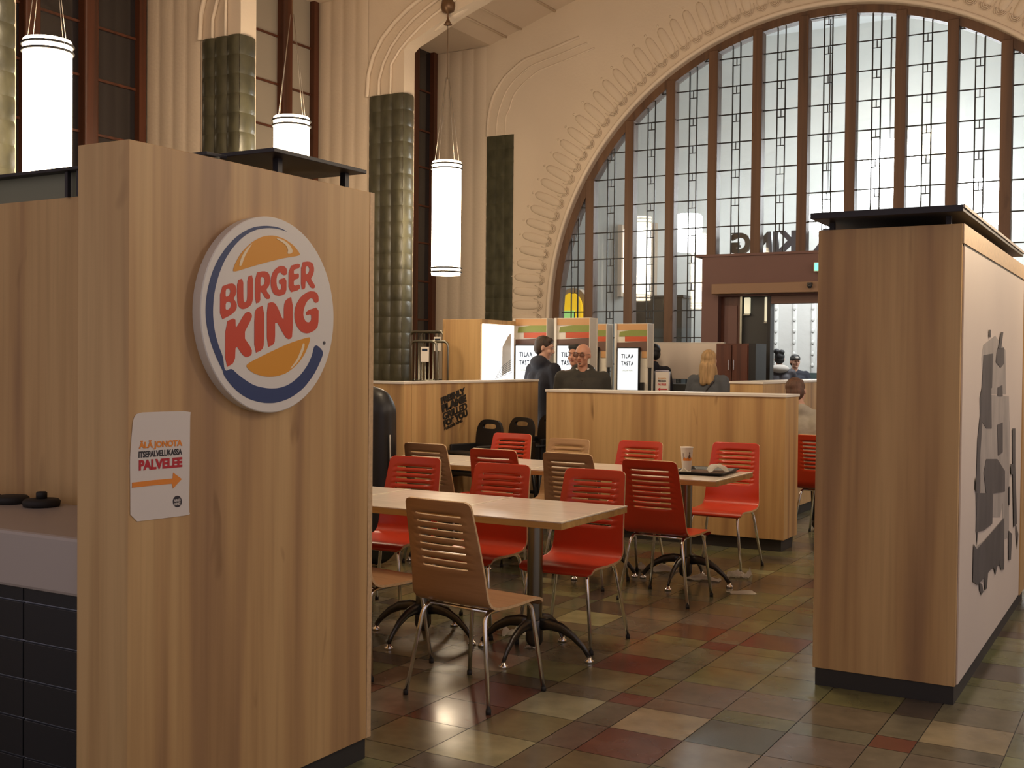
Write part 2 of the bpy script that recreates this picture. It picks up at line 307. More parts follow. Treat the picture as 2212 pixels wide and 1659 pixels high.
TR=json.loads('''{"L":{"B":[[[2.7207,1.7828],[2.7701,1.7989],[2.7886,1.7944],[2.7961,1.7752],[2.7882,1.7573],[2.7797,1.749],[2.7964,1.735],[2.7954,1.714],[2.7709,1.6955],[2.7208,1.6754]],[[2.7447,1.7765],[2.7599,1.7817],[2.7673,1.7735],[2.7625,1.758],[2.7449,1.7506]],[[2.745,1.7342],[2.7632,1.7394],[2.7712,1.7303],[2.7646,1.7147],[2.7452,1.7087]]],"U":[[[2.7977,1.8094],[2.8257,1.8183],[2.8262,1.7506],[2.8301,1.7398],[2.8389,1.7393],[2.8452,1.7494],[2.8452,1.8245],[2.8719,1.833],[2.8725,1.753],[2.8644,1.7326],[2.8422,1.7196],[2.8202,1.716],[2.8046,1.724],[2.7983,1.7403]]],"R":[[[2.8828,1.8405],[2.925,1.8494],[2.9481,1.8452],[2.9569,1.8255],[2.9518,1.8025],[2.9341,1.7856],[2.9574,1.7666],[2.9535,1.7564],[2.9356,1.7555],[2.9125,1.7798],[2.9072,1.7786],[2.9075,1.7437],[2.8823,1.737]],[[2.9075,1.8266],[2.9219,1.8298],[2.9305,1.8192],[2.9254,1.8031],[2.9078,1.7961]]],"G":[[[3.0409,1.8474],[3.0407,1.8635],[3.0255,1.8739],[3.0016,1.8725],[2.9714,1.8537],[2.9582,1.8256],[2.9598,1.7939],[2.9754,1.7721],[3.0059,1.7692],[3.038,1.7812],[3.0375,1.8356],[3.0006,1.8262],[3.0008,1.8102],[3.0123,1.8109],[3.0125,1.7926],[2.9989,1.7895],[2.9893,1.8003],[2.9858,1.8229],[2.9917,1.8438],[3.0065,1.8518],[3.0175,1.8434],[3.0292,1.8419]]],"E":[[[3.0496,1.8743],[3.1071,1.891],[3.1072,1.8732],[3.0755,1.8647],[3.0757,1.8485],[3.1024,1.855],[3.1026,1.8368],[3.0758,1.8299],[3.076,1.808],[3.1085,1.8171],[3.1087,1.7974],[3.0491,1.7823]]],"R2":[[[3.1149,1.8939],[3.1558,1.9005],[3.1778,1.8952],[3.1853,1.8744],[3.1782,1.8524],[3.1652,1.8387],[3.1896,1.8184],[3.1875,1.8069],[3.1692,1.8058],[3.1442,1.8312],[3.1377,1.8293],[3.1366,1.8014],[3.1144,1.7977]],[[3.138,1.8802],[3.1524,1.8837],[3.1605,1.8725],[3.1534,1.8578],[3.1382,1.852]]],"K":[[[2.7449,1.6719],[2.79,1.6875],[2.7915,1.6548],[2.7976,1.6572],[2.8329,1.7024],[2.8518,1.7107],[2.8678,1.7016],[2.8666,1.6883],[2.8253,1.6294],[2.8687,1.586],[2.867,1.5659],[2.8435,1.5577],[2.8245,1.5655],[2.7919,1.6001],[2.7886,1.541],[2.7447,1.5227]]],"I":[[[2.8794,1.7043],[2.8902,1.7227],[2.9259,1.7351],[2.927,1.6026],[2.9173,1.5835],[2.8804,1.5714]]],"N":[[[2.9404,1.7408],[2.9656,1.7475],[2.9871,1.7408],[3.0258,1.6805],[3.0253,1.7381],[3.0347,1.7579],[3.0701,1.7728],[3.0713,1.6332],[3.0554,1.6217],[3.0345,1.6277],[2.9808,1.6926],[2.9815,1.6173],[2.9735,1.6026],[2.9416,1.5916]]],"G2":[[[3.2109,1.7589],[3.2084,1.7852],[3.1898,1.796],[3.1569,1.7951],[3.116,1.7753],[3.0858,1.741],[3.0791,1.7034],[3.09,1.6711],[3.1186,1.6485],[3.1547,1.6448],[3.1912,1.6577],[3.2095,1.675],[3.2111,1.7431],[3.1431,1.7248],[3.1432,1.7083],[3.1701,1.7151],[3.171,1.6928],[3.158,1.6838],[3.1398,1.6869],[3.1267,1.7053],[3.1286,1.7289],[3.1428,1.7555],[3.1644,1.7708],[3.179,1.7702],[3.1887,1.7545]]],"bun_top":[[[2.7778,1.8337],[2.7802,1.8483],[2.7899,1.8664],[2.8157,1.9014],[2.866,1.9413],[2.9175,1.9651],[2.9703,1.974],[3.0246,1.968],[3.0733,1.9496],[3.1017,1.9289],[3.1104,1.917],[3.0252,1.9014],[2.9313,1.8778],[2.8475,1.8543]]],"hl1":[[[2.8036,1.8566],[2.8146,1.886],[2.8345,1.9119],[2.8711,1.9418],[2.8534,1.9202],[2.8284,1.8871],[2.8161,1.8576]]],"hl2":[[[2.9758,1.9655],[3.0144,1.9647],[3.0524,1.9499],[3.0686,1.9306],[3.0631,1.9199],[3.0388,1.9164],[3.0456,1.9308],[3.0282,1.95]]],"bun_bottom":[[[2.8405,1.5324],[2.869,1.5459],[2.9603,1.5782],[3.0555,1.6097],[3.1621,1.6341],[3.1658,1.6261],[3.1551,1.6021],[3.1337,1.5687],[3.0983,1.5355],[3.0425,1.5052],[2.9879,1.494],[2.9345,1.4934],[2.8822,1.5035],[2.8501,1.5192]]],"hl3":[[[3.0549,1.5191],[3.0911,1.5495],[3.1156,1.5873],[3.1247,1.611],[3.1348,1.6088],[3.13,1.5875],[3.1053,1.5496],[3.0702,1.5238]]],"swoosh":[[[3.0485,1.9921],[2.997,2.0041],[2.9303,2.0028],[2.8656,1.9896],[2.8029,1.9584],[2.754,1.9198],[2.7123,1.8731],[2.6831,1.8238],[2.663,1.7631],[2.6559,1.7035],[2.6638,1.6487],[2.6846,1.5939],[2.7085,1.5514],[2.7357,1.5127],[2.7388,1.4997],[2.7694,1.4691],[2.8067,1.4423],[2.8572,1.4191],[2.922,1.405],[2.9887,1.4033],[3.0572,1.4168],[3.1277,1.4483],[3.1854,1.4976],[3.222,1.5455],[3.2419,1.5829],[3.1917,1.6109],[3.1774,1.5691],[3.1558,1.5357],[3.1129,1.4956],[3.0568,1.4657],[3.0018,1.4535],[2.9481,1.4533],[2.8825,1.4633],[2.8314,1.486],[2.7938,1.5074],[2.7739,1.5222],[2.7418,1.5105],[2.7354,1.5581],[2.7142,1.5944],[2.6961,1.6411],[2.688,1.6964],[2.6923,1.7563],[2.7097,1.8129],[2.7363,1.8665],[2.7785,1.9177],[2.8278,1.9574],[2.8849,1.9845],[2.9435,1.9961],[2.9971,1.9986]]]},"P":{"sheet":[[[2.4121,1.3884],[2.5024,1.3884],[2.6278,1.3869],[2.6255,1.3685],[2.6249,1.2995],[2.6239,1.1716],[2.6228,1.0692],[2.6273,1.0584],[2.604,1.0579],[2.5041,1.0596],[2.3873,1.062],[2.3869,1.1672],[2.385,1.2447],[2.3887,1.2975],[2.3923,1.3287],[2.3967,1.3696]]],"arrow":[[[2.3923,1.1801],[2.4713,1.1806],[2.5528,1.1795],[2.5544,1.1975],[2.5904,1.1744],[2.5546,1.1476],[2.5496,1.1632],[2.4714,1.1646],[2.3924,1.1648]]],"logo":[[[2.5912,1.1036],[2.5906,1.099],[2.5887,1.0947],[2.5858,1.0912],[2.5819,1.0887],[2.5775,1.0874],[2.5727,1.0873],[2.5679,1.0884],[2.5635,1.0907],[2.5596,1.094],[2.5567,1.098],[2.5548,1.1026],[2.5542,1.1074],[2.5548,1.112],[2.5566,1.1162],[2.5595,1.1197],[2.5633,1.1222],[2.5677,1.1236],[2.5725,1.1237],[2.5773,1.1227],[2.5818,1.1204],[2.5856,1.1171],[2.5886,1.113],[2.5905,1.1084]]],"rows":[[[2.4179,1.2745],[2.5926,1.2728],[2.5924,1.2982],[2.4177,1.3037]],[[2.4173,1.2521],[2.591,1.251],[2.5909,1.2658],[2.4173,1.2716]],[[2.4181,1.2136],[2.5922,1.2118],[2.592,1.2467],[2.418,1.2453]]]},"M":{"dark":[[[6.1964,1.6096],[6.545,1.6222],[6.5351,1.4415],[6.2546,1.3847],[6.1814,1.2404],[6.1382,1.1057],[6.1471,0.9339],[6.1322,0.7642],[6.0748,0.6607],[6.0127,0.9462],[6.0401,1.1963],[6.1134,1.3115],[6.0914,1.397],[6.1562,1.4468]],[[6.2833,1.4015],[6.5025,1.4374],[6.5501,1.2237],[6.3354,1.2334],[6.1772,1.2749],[6.1348,1.379]],[[6.7126,1.6519],[7.0039,1.6613],[7.0168,1.5698],[6.8706,1.5456],[6.6667,1.5776]],[[6.7626,1.4382],[6.958,1.4498],[6.9817,1.3871],[6.7689,1.3914]],[[6.769,1.2326],[7.0027,1.2371],[7.0264,1.0666],[6.8279,1.0603]],[[6.3554,1.0737],[6.7944,1.0437],[7.1428,0.951],[7.1597,0.8312],[6.3789,0.886],[6.2702,1.0098]],[[6.0434,0.9265],[6.6433,0.87],[6.6308,0.7056],[6.3073,0.7085],[6.0377,0.7332]],[[6.0769,0.6434],[7.1421,0.68],[7.1797,0.4129],[6.595,0.4624],[6.1279,0.4566],[5.9524,0.5021],[5.959,0.6846]],[[6.1682,0.4629],[6.2793,0.4361],[6.3281,0.3884],[6.2552,0.385],[6.1911,0.4203]],[[6.3349,0.4844],[6.4955,0.4686],[6.4609,0.3839],[6.3779,0.3889]],[[6.6956,0.4703],[6.8744,0.4484],[6.7948,0.4036]],[[6.9461,0.457],[7.1754,0.4433],[7.1694,0.3748],[7.0287,0.3962]],[[7.4594,1.1827],[7.6076,1.176],[7.643,0.9437],[7.7904,0.5693],[7.6117,0.5693],[7.517,0.9117]],[[7.7258,0.5769],[7.8663,0.4955],[7.8251,0.4039],[7.7558,0.4987]],[[7.356,0.5798],[7.5298,0.5377],[7.4925,0.3875],[7.3824,0.3983]],[[6.8434,1.7434],[6.9391,1.7461],[6.8557,1.6541],[6.7478,1.6525]],[[5.9773,1.0079],[6.0229,1.0041],[6.0194,0.9372],[5.9728,0.9499]],[[7.3173,0.8468],[7.384,0.8408],[7.3922,0.7281],[7.3336,0.7342]],[[6.3659,1.7434],[6.4171,1.7449],[6.4222,1.7052],[6.371,1.7039]],[[7.3812,0.9731],[7.4919,0.9651],[7.536,0.8998],[7.4156,0.9094]]],"grey":[[[6.19,1.661],[6.634,1.7194],[7.0827,1.6479],[7.1582,1.3933],[6.2208,1.4114],[6.1385,1.592]],[[6.1604,1.4126],[7.2803,1.3809],[7.3497,1.1877],[7.3394,0.9761],[6.9866,0.7024],[6.2366,0.7867],[6.0984,1.1932]],[[7.0578,1.2786],[7.3437,1.2283],[7.4041,0.533],[7.0826,0.5546]],[[5.962,0.6591],[6.3139,0.6549],[6.3404,0.4394],[5.9807,0.4975]]]},"rows":[[[2.4179,1.2745],[2.5926,1.2728],[2.5924,1.2982],[2.4177,1.3037]],[[2.4173,1.2521],[2.591,1.251],[2.5909,1.2658],[2.4173,1.2716]],[[2.4181,1.2136],[2.5922,1.2118],[2.592,1.2467],[2.418,1.2453]]]}''')
def YZ(X): return basis((X,0,0),(0,1,0),(0,0,1))     # sheet lying in the plane x = X, drawn as (y, z), facing +x
def XZ(Y): return basis((0,Y,0),(1,0,0),(0,0,1))
# ================= FLOOR =================
bm=bmesh.new(); box(bm,-9.4,4.2,-2.2,14.1,-.05,-.004)
fl=finish('floor',bm,'plinth'); 
PX=[0,.333,.667,1.0]; XO=-2.212+.0  # narrow strip -2.21..-2.045, then three wide
def edges(o,lo,hi):
    out=[];k=math.floor((lo-o)/1.167)-1
    while True:
        b=o+k*1.167
        for d in (0,.167,.5,.834):
            if lo-.4<b+d<hi+.4: out.append(b+d)
        if b>hi: break
        k+=1
    return sorted(out)
xs=edges(-2.212,-9.4,4.2); ys=edges(4.75,-2.2,14.05)
pal={'olive':(.130,.122,.058),'olive2':(.165,.152,.075),'grey':(.138,.122,.082),'grey2':(.112,.100,.066),'tan':(.28,.245,.140),'red':(.125,.052,.034),'dark':(.085,.068,.048),'rose':(.145,.105,.068)}
known={(-1.54,4.57):'red',(-2.12,6.0):'red',(-1.87,6.25):'red',(-.96,4.83):'red',(-1.9,4.57):'tan',(-2.38,6.25):'red',(-.71,5.08):'tan',(-2.38,5.42):'red',(-2.37,4.57):'tan',(-2.12,4.83):'red',(-1.85,4.25):'red',(-2.12,4.57):'grey2',(-2.12,4.25):'grey2',(-2.7,4.57):'red',(-2.7,4.25):'red',(-2.7,4.83):'dark',(-1.54,5.08):'rose',(-1.87,4.83):'rose',(-1.2,5.08):'rose',(-1.2,4.57):'grey',(-1.87,5.42):'olive2',(-1.54,5.42):'olive',(-1.87,5.75):'olive2',(-2.38,5.08):'olive2',(-2.38,5.75):'olive2',(-2.7,5.08):'olive2'}
known[(-1.54,4.57)]='dark'
bm=bmesh.new(); cl=bm.loops.layers.float_color.new('Col'); names=list(pal); wts=[34,26,24,16,7,4,5,4]
for i in range(len(xs)-1):
    for j in range(len(ys)-1):
        x0,x1,y0,y1=xs[i],xs[i+1],ys[j],ys[j+1]; cx_,cy_=(x0+x1)/2,(y0+y1)/2
        k=random.choices(names,wts)[0]
        for (a,b),c in known.items():
            if x0<a<x1 and y0<b<y1: k=c
        c=[v*random.uniform(.9,1.1) for v in pal[k]]; g_=.0018
        f=bm.faces.new([bm.verts.new(p) for p in ((x0+g_,y0+g_,0),(x1-g_,y0+g_,0),(x1-g_,y1-g_,0),(x0+g_,y1-g_,0))])
        for l in f.loops: l[cl]=(*c,1)
mt=bpy.data.materials.new('stone floor tile'); mt.use_nodes=True; nt=mt.node_tree; b=nt.nodes['Principled BSDF']; N=nt.nodes.new; K=nt.links.new
at=N('ShaderNodeVertexColor'); at.layer_name='Col'; n1=N('ShaderNodeTexNoise'); n1.inputs['Scale'].default_value=7; n1.inputs['Detail'].default_value=6; tc=N('ShaderNodeTexCoord'); K(tc.outputs['Object'],n1.inputs[0])
mr=N('ShaderNodeMapRange'); mr.inputs[1].default_value=.3; mr.inputs[2].default_value=.7; mr.inputs[3].default_value=.78; mr.inputs[4].default_value=1.2; K(n1.outputs[0],mr.inputs[0])
vm=N('ShaderNodeVectorMath'); vm.operation='SCALE'; K(at.outputs[0],vm.inputs[0]); K(mr.outputs[0],vm.inputs['Scale']); K(vm.outputs[0],b.inputs['Base Color'])
m2=N('ShaderNodeMapRange'); m2.inputs[1].default_value=.3; m2.inputs[2].default_value=.7; m2.inputs[3].default_value=.16; m2.inputs[4].default_value=.30; n2=N('ShaderNodeTexNoise'); n2.inputs['Scale'].default_value=3; K(tc.outputs['Object'],n2.inputs[0]); K(n2.outputs[0],m2.inputs[0]); K(m2.outputs[0],b.inputs['Roughness'])
b.inputs['Specular IOR Level'].default_value=.5; M['floor']=mt
finish('stone_tiles',bm,'floor',fl); struct(fl,'polished stone floor of olive, tan and red tiles','floor')
# ================= ARCH WALL =================
YA=13.9; AX,AZ,AR=-3.68,2.16,3.73
def arcpts(r,n=64,a0=0,a1=PI): return [(AX+r*math.cos(a0+(a1-a0)*i/n),AZ+r*math.sin(a0+(a1-a0)*i/n)) for i in range(n+1)]
inner=[(AX+AR,.0)]+arcpts(AR)+[(AX-AR,.0)]
outer=[(-9.6,0),(-9.6,8.2),(4.2,8.2),(4.2,0)]
loop=[(AX-AR,0),(-9.6,0),(-9.6,8.2),(4.2,8.2),(4.2,0)]+inner[:-1]
aw=shape('wall_arch',[loop],.4,XZ(YA+.2),'plaster'); struct(aw,'cream plaster end wall pierced by the great arched window','wall')
# plaster roll at the edge of the arch
bm=bmesh.new(); tube(bm,[(x,YA,z) for x,z in [(AX+AR+.03,0)]+arcpts(AR+.03,72)+[(AX-AR-.03,0)]],.03,8); finish('arch_roll',bm,'trimp',aw)
# relief of tongue shaped leaves around the arch
bm=bmesh.new()
def tongue(cx_,cz_,dirx,dirz):
    R_=Matrix(((dirx,0,-dirz),(0,1,0),(dirz,0,dirx)))
    tube(bm,[(cx_+dirx*q,YA+.002,cz_+dirz*q) for q in (.0,.03,.07,.14,.24,.34,.40,.43)],.06,12,radii=[.012,.040,.056,.062,.064,.058,.045,.012],flat=(1,.36))
    for k,rr in enumerate((.066,.048,.030)):
        pts=[]
        for i in range(11):
            a=PI/2+PI*i/10; lx=.02+rr*math.cos(a)*1.1; ly=rr*math.sin(a); pts.append((cx_+dirx*lx-dirz*ly,YA-.012,cz_+dirz*lx+dirx*ly))
        tube(bm,[(x,YA-.016-.004*k,z) for x,y,z in pts],.0065,5)
    px,pz=cx_+dirx*.04-dirz*.09,cz_+dirz*.04+dirx*.09
    tube(bm,[(px-dirx*.02,YA-.004,pz-dirz*.02),(px+dirx*.05,YA-.004,pz+dirz*.05)],.005,5)
    ell(bm,(cx_+dirx*.47,YA,cz_+dirz*.47),(.018,.012,.018),None,1)
r0=AR+.17; n=69
for i in range(n+1):
    a=PI*i/n; tongue(AX+r0*math.cos(a),AZ+r0*math.sin(a),math.cos(a),math.sin(a))
for z in (1.98,1.80,1.62,1.44,1.26): tongue(AX-r0,z,-1,0)
finish('leaf_relief',bm,'plaster',aw)
# ================= GREAT ARCHED WINDOW =================
win=thing('window_1','great arched glass wall with brown mullions and leaded lights','window',kind='structure')
ring=[(AX+3.63,.0)]+arcpts(3.63)+[(AX-3.63,.0)]
shape('arch_frame',[[(AX-3.63,0),(AX-AR,0)]+arcpts(AR,64,PI,0)+[(AX+AR,0)]+ring[:-1]],.16,XZ(YA+.16),'mull',win)
mx_=[-6.85+.5772*k for k in range(12)]
HD=2.91
for x in mx_:
    h=AZ+math.sqrt(max(.01,3.68**2-(x-AX)**2)); z0=HD if -5.25<x<-2.11 else .9
    B('mullion','mull',win,x-.062,x+.062,YA+.06,YA+.22,z0,h,bev=.008)
xl=[AX-3.66]+mx_+[AX+3.66]
def htop(x): 
    d=3.65**2-(x-AX)**2
    return AZ+math.sqrt(d) if d>0 else AZ
for i in range(len(xl)-1):
    a,b_=xl[i]+.05,xl[i+1]-.05; c=(a+b_)/2; z0=HD if -5.25<c<-2.11 else .9
    n=8; top=[(a+(b_-a)*k/n,htop(a+(b_-a)*k/n)) for k in range(n+1)]
    shape('glass_pane',[[(a,z0),(b_,z0)]+top[::-1]],.006,XZ(YA+.14),'glass',win)
    bm=bmesh.new(); k=-12; ym=YA+.133
    zc=htop(c)
    for s in (-.05,.05):
        box(bm,c+s-.0075,c+s+.0075,ym-.006,ym+.006,z0,htop(c+s))
    while True:
        z=4.372+.354*k; k+=1
        if z<z0+.05: continue
        if z>max(htop(a),htop(b_)): break
        xa,xb=a,b_
        if z>AZ:
            hw=math.sqrt(max(0,3.65**2-(z-AZ)**2)); xa=max(a,AX-hw); xb=min(b_,AX+hw)
        if xb-xa<.02: continue
        box(bm,xa,xb,ym-.006,ym+.006,z-.0075,z+.0075)
        if z<zc-.02:
            box(bm,c-.05,c+.05,ym-.006,ym+.006,z-.10,z-.089); box(bm,c-.005,c+.005,ym-.006,ym+.006,z-.09,z)
    finish('leading',bm,'lead',win)
B('sill_panel','door',win,AX-3.66,-5.19,YA+.05,YA+.25,0,.92); B('sill_panel','door',win,-2.16,AX+3.66,YA+.05,YA+.25,0,.92)
# door surround
dr=thing('door_1','brown entrance surround with pale beam set into the arched window','door',kind='structure')
shape('surround',[[(-5.195,0),(-5.195,HD),(-2.165,HD),(-2.165,0),(-2.40,0),(-2.40,2.41),(-4.975,2.41),(-4.975,0)]],.34,XZ(YA+.13),'door',dr)
B('ledge','door',dr,-5.28,-2.08,YA-.06,YA+.52,HD,HD+.03)
B('beam','beam',dr,-5.01,-2.35,YA-.20,YA-.04,2.43,2.555,bev=.006)
B('side_leaf','cabinet',dr,-4.975,-4.72,YA+.08,YA+.16,0,2.41)
for z0,z1 in ((.2,.9),(1.0,1.6),(1.7,2.3)): B('leaf_panel','door',dr,-4.93,-4.76,YA+.065,YA+.08,z0,z1,bev=.006)
B('sliding_door','slate',dr,-4.69,-4.35,YA+.10,YA+.15,0,2.41)
B('frame_post','lead',dr,-4.36,-4.315,YA+.02,YA+.17,0,2.41); B('frame_post','steel',dr,-4.715,-4.69,YA+.04,YA+.17,0,2.41)
B('frame_head','kbrown',dr,-4.315,-2.4,YA+.03,YA+.17,2.312,2.41)
for x0,x1,z in ((-4.669,-4.591,2.19),(-4.405,-4.35,2.09)):  # two pale reflections, built as small glowing boxes with a base
    l=B('refl_glow','refl_glow',dr,x0,x1,YA+.05,YA+.09,z,2.395,bev=.01); B('refl_glow_base','steel',l,x0,x1,YA+.045,YA+.095,z-.02,z-.003)
# ================= LEFT WALL: piers, windows, vault =================
wl=thing('wall_left','left hall wall of fluted plaster piers and dark windows','wall',kind='structure')
def flutes(Y,x0,x1,z0,z1,n):
    bm=bmesh.new(); m=n*8; prev=None
    for i in range(m+1):
        t=i/m; x=x0+(x1-x0)*t; y=Y-.012*abs(math.sin(PI*t*n))**.7; cur=(bm.verts.new((x,y,z0)),bm.verts.new((x,y,z1)))
        if prev: f=bm.faces.new((prev[0],cur[0],cur[1],prev[1])); f.smooth=True
        prev=cur
    return bm
def cells(bm,o,u,w,nw,nh,h,amp=.020):
    """glazed pillow tiles: o origin corner, u unit along width, normal w"""
    o=Vector(o);u=Vector(u);w=Vector(w); n=6
    for i in range(nw):
        for j in range(nh):
            g=[]
            for a in range(n+1):
                r=[]
                for b_ in range(n+1):
                    s,t=a/n,b_/n; d=amp*math.sin(PI*s)**.8*(.85+.15*math.sin(PI*t)**.5) if 0<s<1 else 0
                    if 0<t<1: d=d+.004
                    r.append(bm.verts.new(o+u*((i+s)*.1667 if nw>1 else s*.22)+Vector((0,0,(j+t)*h))+w*(d)))
                g.append(r)
            for a in range(n):
                for b_ in range(n): f=bm.faces.new((g[a][b_],g[a+1][b_],g[a+1][b_+1],g[a][b_+1])); f.smooth=True
intr=[(-8.0,5.28),(-7.93,5.34),(-7.78,5.40),(-7.55,5.50),(-7.33,5.60),(-7.07,5.69),(-6.5,5.90),(-5.6,6.15),(-4.6,6.3),(-3.68,6.34)]
ext=[(-8.53,4.78),(-8.51,5.09),(-8.39,5.36),(-8.22,5.54),(-8.02,5.69),(-7.78,5.83),(-7.3,6.0),(-6.5,6.25),(-5.6,6.47),(-4.6,6.6),(-3.68,6.64)]
def mirror(p): return p+[(2*AX-x,z) for x,z in p[::-1][1:]]
def lerp(p,q,t,n=24):
    def rs(P):
        P=np.array(P); s=np.r_[0,np.cumsum(np.hypot(*np.diff(P,axis=0).T))]; k=np.linspace(0,s[-1],n); return np.c_[np.interp(k,s,P[:,0]),np.interp(k,s,P[:,1])]
    a,b_=rs(p),rs(q); return [tuple(v) for v in a*(1-t)+b_*t]
for k,Y in enumerate((3.17,5.72,8.47,11.24)):
    I=[tuple(x) for x in intr]
    poly=[(-9.5,0),(-9.5,8.0),(-3.68,8.0)]+intr[::-1]+[(-8.0,0)]
    p=shape('pier_rib',[poly],.22,XZ(Y+.11+.01),'plaster',wl)
    finish('fluted_panel',flutes(Y,-9.30,-8.53,0,8.0,4),'plaster',wl)
    bm=bmesh.new(); cells(bm,(-8.5,Y-.002,-.02),(1,0,0),(0,-1,0),3,25,.1912); cells(bm,(-8.002,Y,-.02),(0,1,0),(1,0,0),1,25,.1912)
    finish('tile_column',bm,'tile',wl)
    # arch mouldings above the tile column: three stepped bands
    for t,w in ((0.0,.028),(.33,.02),(.66,.016)):
        c=lerp(ext,intr,t); c=[(c[0][0]+.0,4.76)]+c if True else c
        bm=bmesh.new(); tube(bm,[(x,Y-.012,z) for x,z in c],w,8); finish('arch_moulding',bm,'trimp',wl)
# raised outline on the end wall where the last bay meets it
finish('fluted_panel',flutes(YA-.003,-9.30,-8.46,0,6.0,4),'plaster',wl)
bm=bmesh.new(); cells(bm,(-8.44,YA-.004,-.02),(.88,0,0),(0,-1,0),3,25,.1902,.006); finish('tile_column',bm,'tile',wl)
e2=[(-8.44,4.74),(-8.43,5.0),(-8.37,5.26),(-8.27,5.42),(-8.16,5.55),(-7.87,5.745),(-7.47,5.83),(-7.0,5.95)]
for dx,w in ((0,.022),(.15,.012),(.29,.012)):
    bm=bmesh.new(); P=[(x+dx*(1 if i<3 else .8),YA,z-dx*(0 if i<2 else .6)) for i,(x,z) in enumerate(e2)]; tube(bm,fillet(P,.1,3),w,8); finish('arch_moulding',bm,'plaster',wl)
B('outer_wall','plaster',wl,-9.7,-9.42,-2,14.2,0,8.0)
# bay vaults with long mouldings
va=thing('ceiling','cream plaster vault with long mouldings over the window bays','ceiling',kind='structure')
vc=[(-9.45,6.0),(-8.4,6.02),(-8.14,6.11),(-7.9,6.185),(-7.37,6.36),(-6.6,6.6),(-5.6,6.85),(-4.6,7.0),(-3.68,7.03)]
for Y0,Y1 in ((-2,3.18),(3.38,5.73),(5.93,8.48),(8.68,11.25),(11.45,YA+.01)):
    bm=bmesh.new(); c=vc+[(2*AX-x,z) for x,z in vc[::-1][1:]] 
    vv=[[bm.verts.new((x,y,z)) for x,z in c] for y in (Y0,Y1)]; vt=[[bm.verts.new((x,y,z+.12)) for x,z in c] for y in (Y0,Y1)]
    for i in range(len(c)-1):
        bm.faces.new((vv[0][i],vv[0][i+1],vv[1][i+1],vv[1][i])); bm.faces.new((vt[0][i],vt[0][i+1],vt[1][i+1],vt[1][i]))
    finish('vault_bay',bm,'vault',va)
for x,z in ((-8.14,6.10),(-7.9,6.18),(-7.37,6.35),(-6.9,6.5)):
    bm=bmesh.new(); tube(bm,[(x,11.45,z),(x,YA,z)],.016,6); finish('long_moulding',bm,'plaster',va)
B('vent','lead',va,-6.95,-6.62,12.9,13.4,6.42,6.45)
# windows of the left wall
def left_window(n,Y0,Y1,muls,glass,lbl,bars=(1.6,2.15,2.7,3.25,3.78,4.33,4.85,5.42)):
    w=thing('window_%d'%n,lbl,'window',kind='structure'); X=-9.30
    B('glass_pane',glass,w,X-.06,X-.04,Y0,Y1,1.0,6.02)
    B('frame_post','dkwood',w,X-.07,X+.03,Y0,Y0+.09,1.0,6.02); B('frame_post','dkwood',w,X-.07,X+.03,Y1-.09,Y1,1.0,6.02)
    B('sill','dkwood',w,X-.1,X+.1,Y0,Y1,.9,1.0)
    for y in muls: B('mullion','dkwood',w,X-.07,X+.06,y-.085,y+.085,1.0,6.02,bev=.02)
    for z in bars: B('glazing_bar','dkwood',w,X-.05,X-.02,Y0,Y1,z-.012,z+.012)
    return w
left_window(2,5.95,8.44,(6.35,7.06,7.73),'nightglass','tall dark brown window behind the nearest pendant lamp',(1.6,2.15,2.7,3.25,3.78,4.33,4.85,5.42))
left_window(3,8.70,11.21,(9.32,9.95,10.61),'reflglass','tall window with pale reflections painted into its panes between the two green tiled piers')
left_window(4,11.47,13.87,(12.0,12.68,13.3),'nightglass','narrow dark window seen beside the last green tiled pier')
left_window(5,3.4,5.69,(4.0,4.6,5.2),'nightglass','dark window nearest the camera beyond the frame edge')
# ================= HALL BEYOND THE GLASS =================
hf=B('floor_hall','hallf',None,-12,5,14.3,22,-.05,0); struct(hf,'grey floor of the bright waiting hall beyond the glass','floor')
hw=thing('wall_back','white fluted wall of the waiting hall seen through the glass','wall',kind='structure')
B('plain_wall','hallw',hw,-12,5,20,20.3,0,7.6)
for x in [-6.75+.33*k for k in range(8)]:
    bm=bmesh.new(); tube(bm,[(x,20.01,0),(x,20.01,3.4)],.045,10)
    for j in range(16):
        ell(bm,(x,19.965,.35+j*.2),(.035,.015,.045),None,1)
    finish('fluted_strip',bm,'hallw',hw)
hs=thing('wall_side','warm side wall of the waiting hall with shallow piers','wall',kind='structure')
B('plain_wall','hallb',hs,-11.3,-11,14.3,20,0,7.6)
for y in (15.0,16.6,18.2,19.4): B('side_pier','hallw',hs,-11,-10.75,y,y+.5,0,7.6)
hr=B('wall_hall_right','hallw',None,4.6,4.9,14.3,20,0,7.6); struct(hr,'right side wall of the waiting hall','wall')
hc=B('ceiling_hall','hallc',None,-12,5,14.3,20.3,7.4,7.6); struct(hc,'pale ceiling of the waiting hall','ceiling')
bm=bmesh.new()
hp=B('cross_beam','hallw',hc,-12,5,16.9,17.3,6.9,7.4)
for x in (-5.65,-4.65,-3.0,-2.0):
    bm=bmesh.new(); lathe(bm,[(.0,0),(.22,0),(.30,-.05),(.30,-.10),(.24,-.12),(.0,-.12)][1:5],24,(x,16.88,6.95)); finish('rosette',bm,'hallw',hc)
def globe(px,y,z,r,h,label):
    t=thing('hall_lamp',label,'lamp',(px,y,0),0,'bright lamps in the hall beyond the glass')
    bm=bmesh.new(); lathe(bm,[(r*.9,z-h/2),(r,z-h/2+.04),(r,z+h/2-.04),(r*.9,z+h/2)],28); finish('lamp_shade',bm,'globe',t)
    bm=bmesh.new(); tube(bm,[(0,0,z+h/2),(0,0,7.385)],.012,6); finish('lamp_rod',bm,'lead',t)
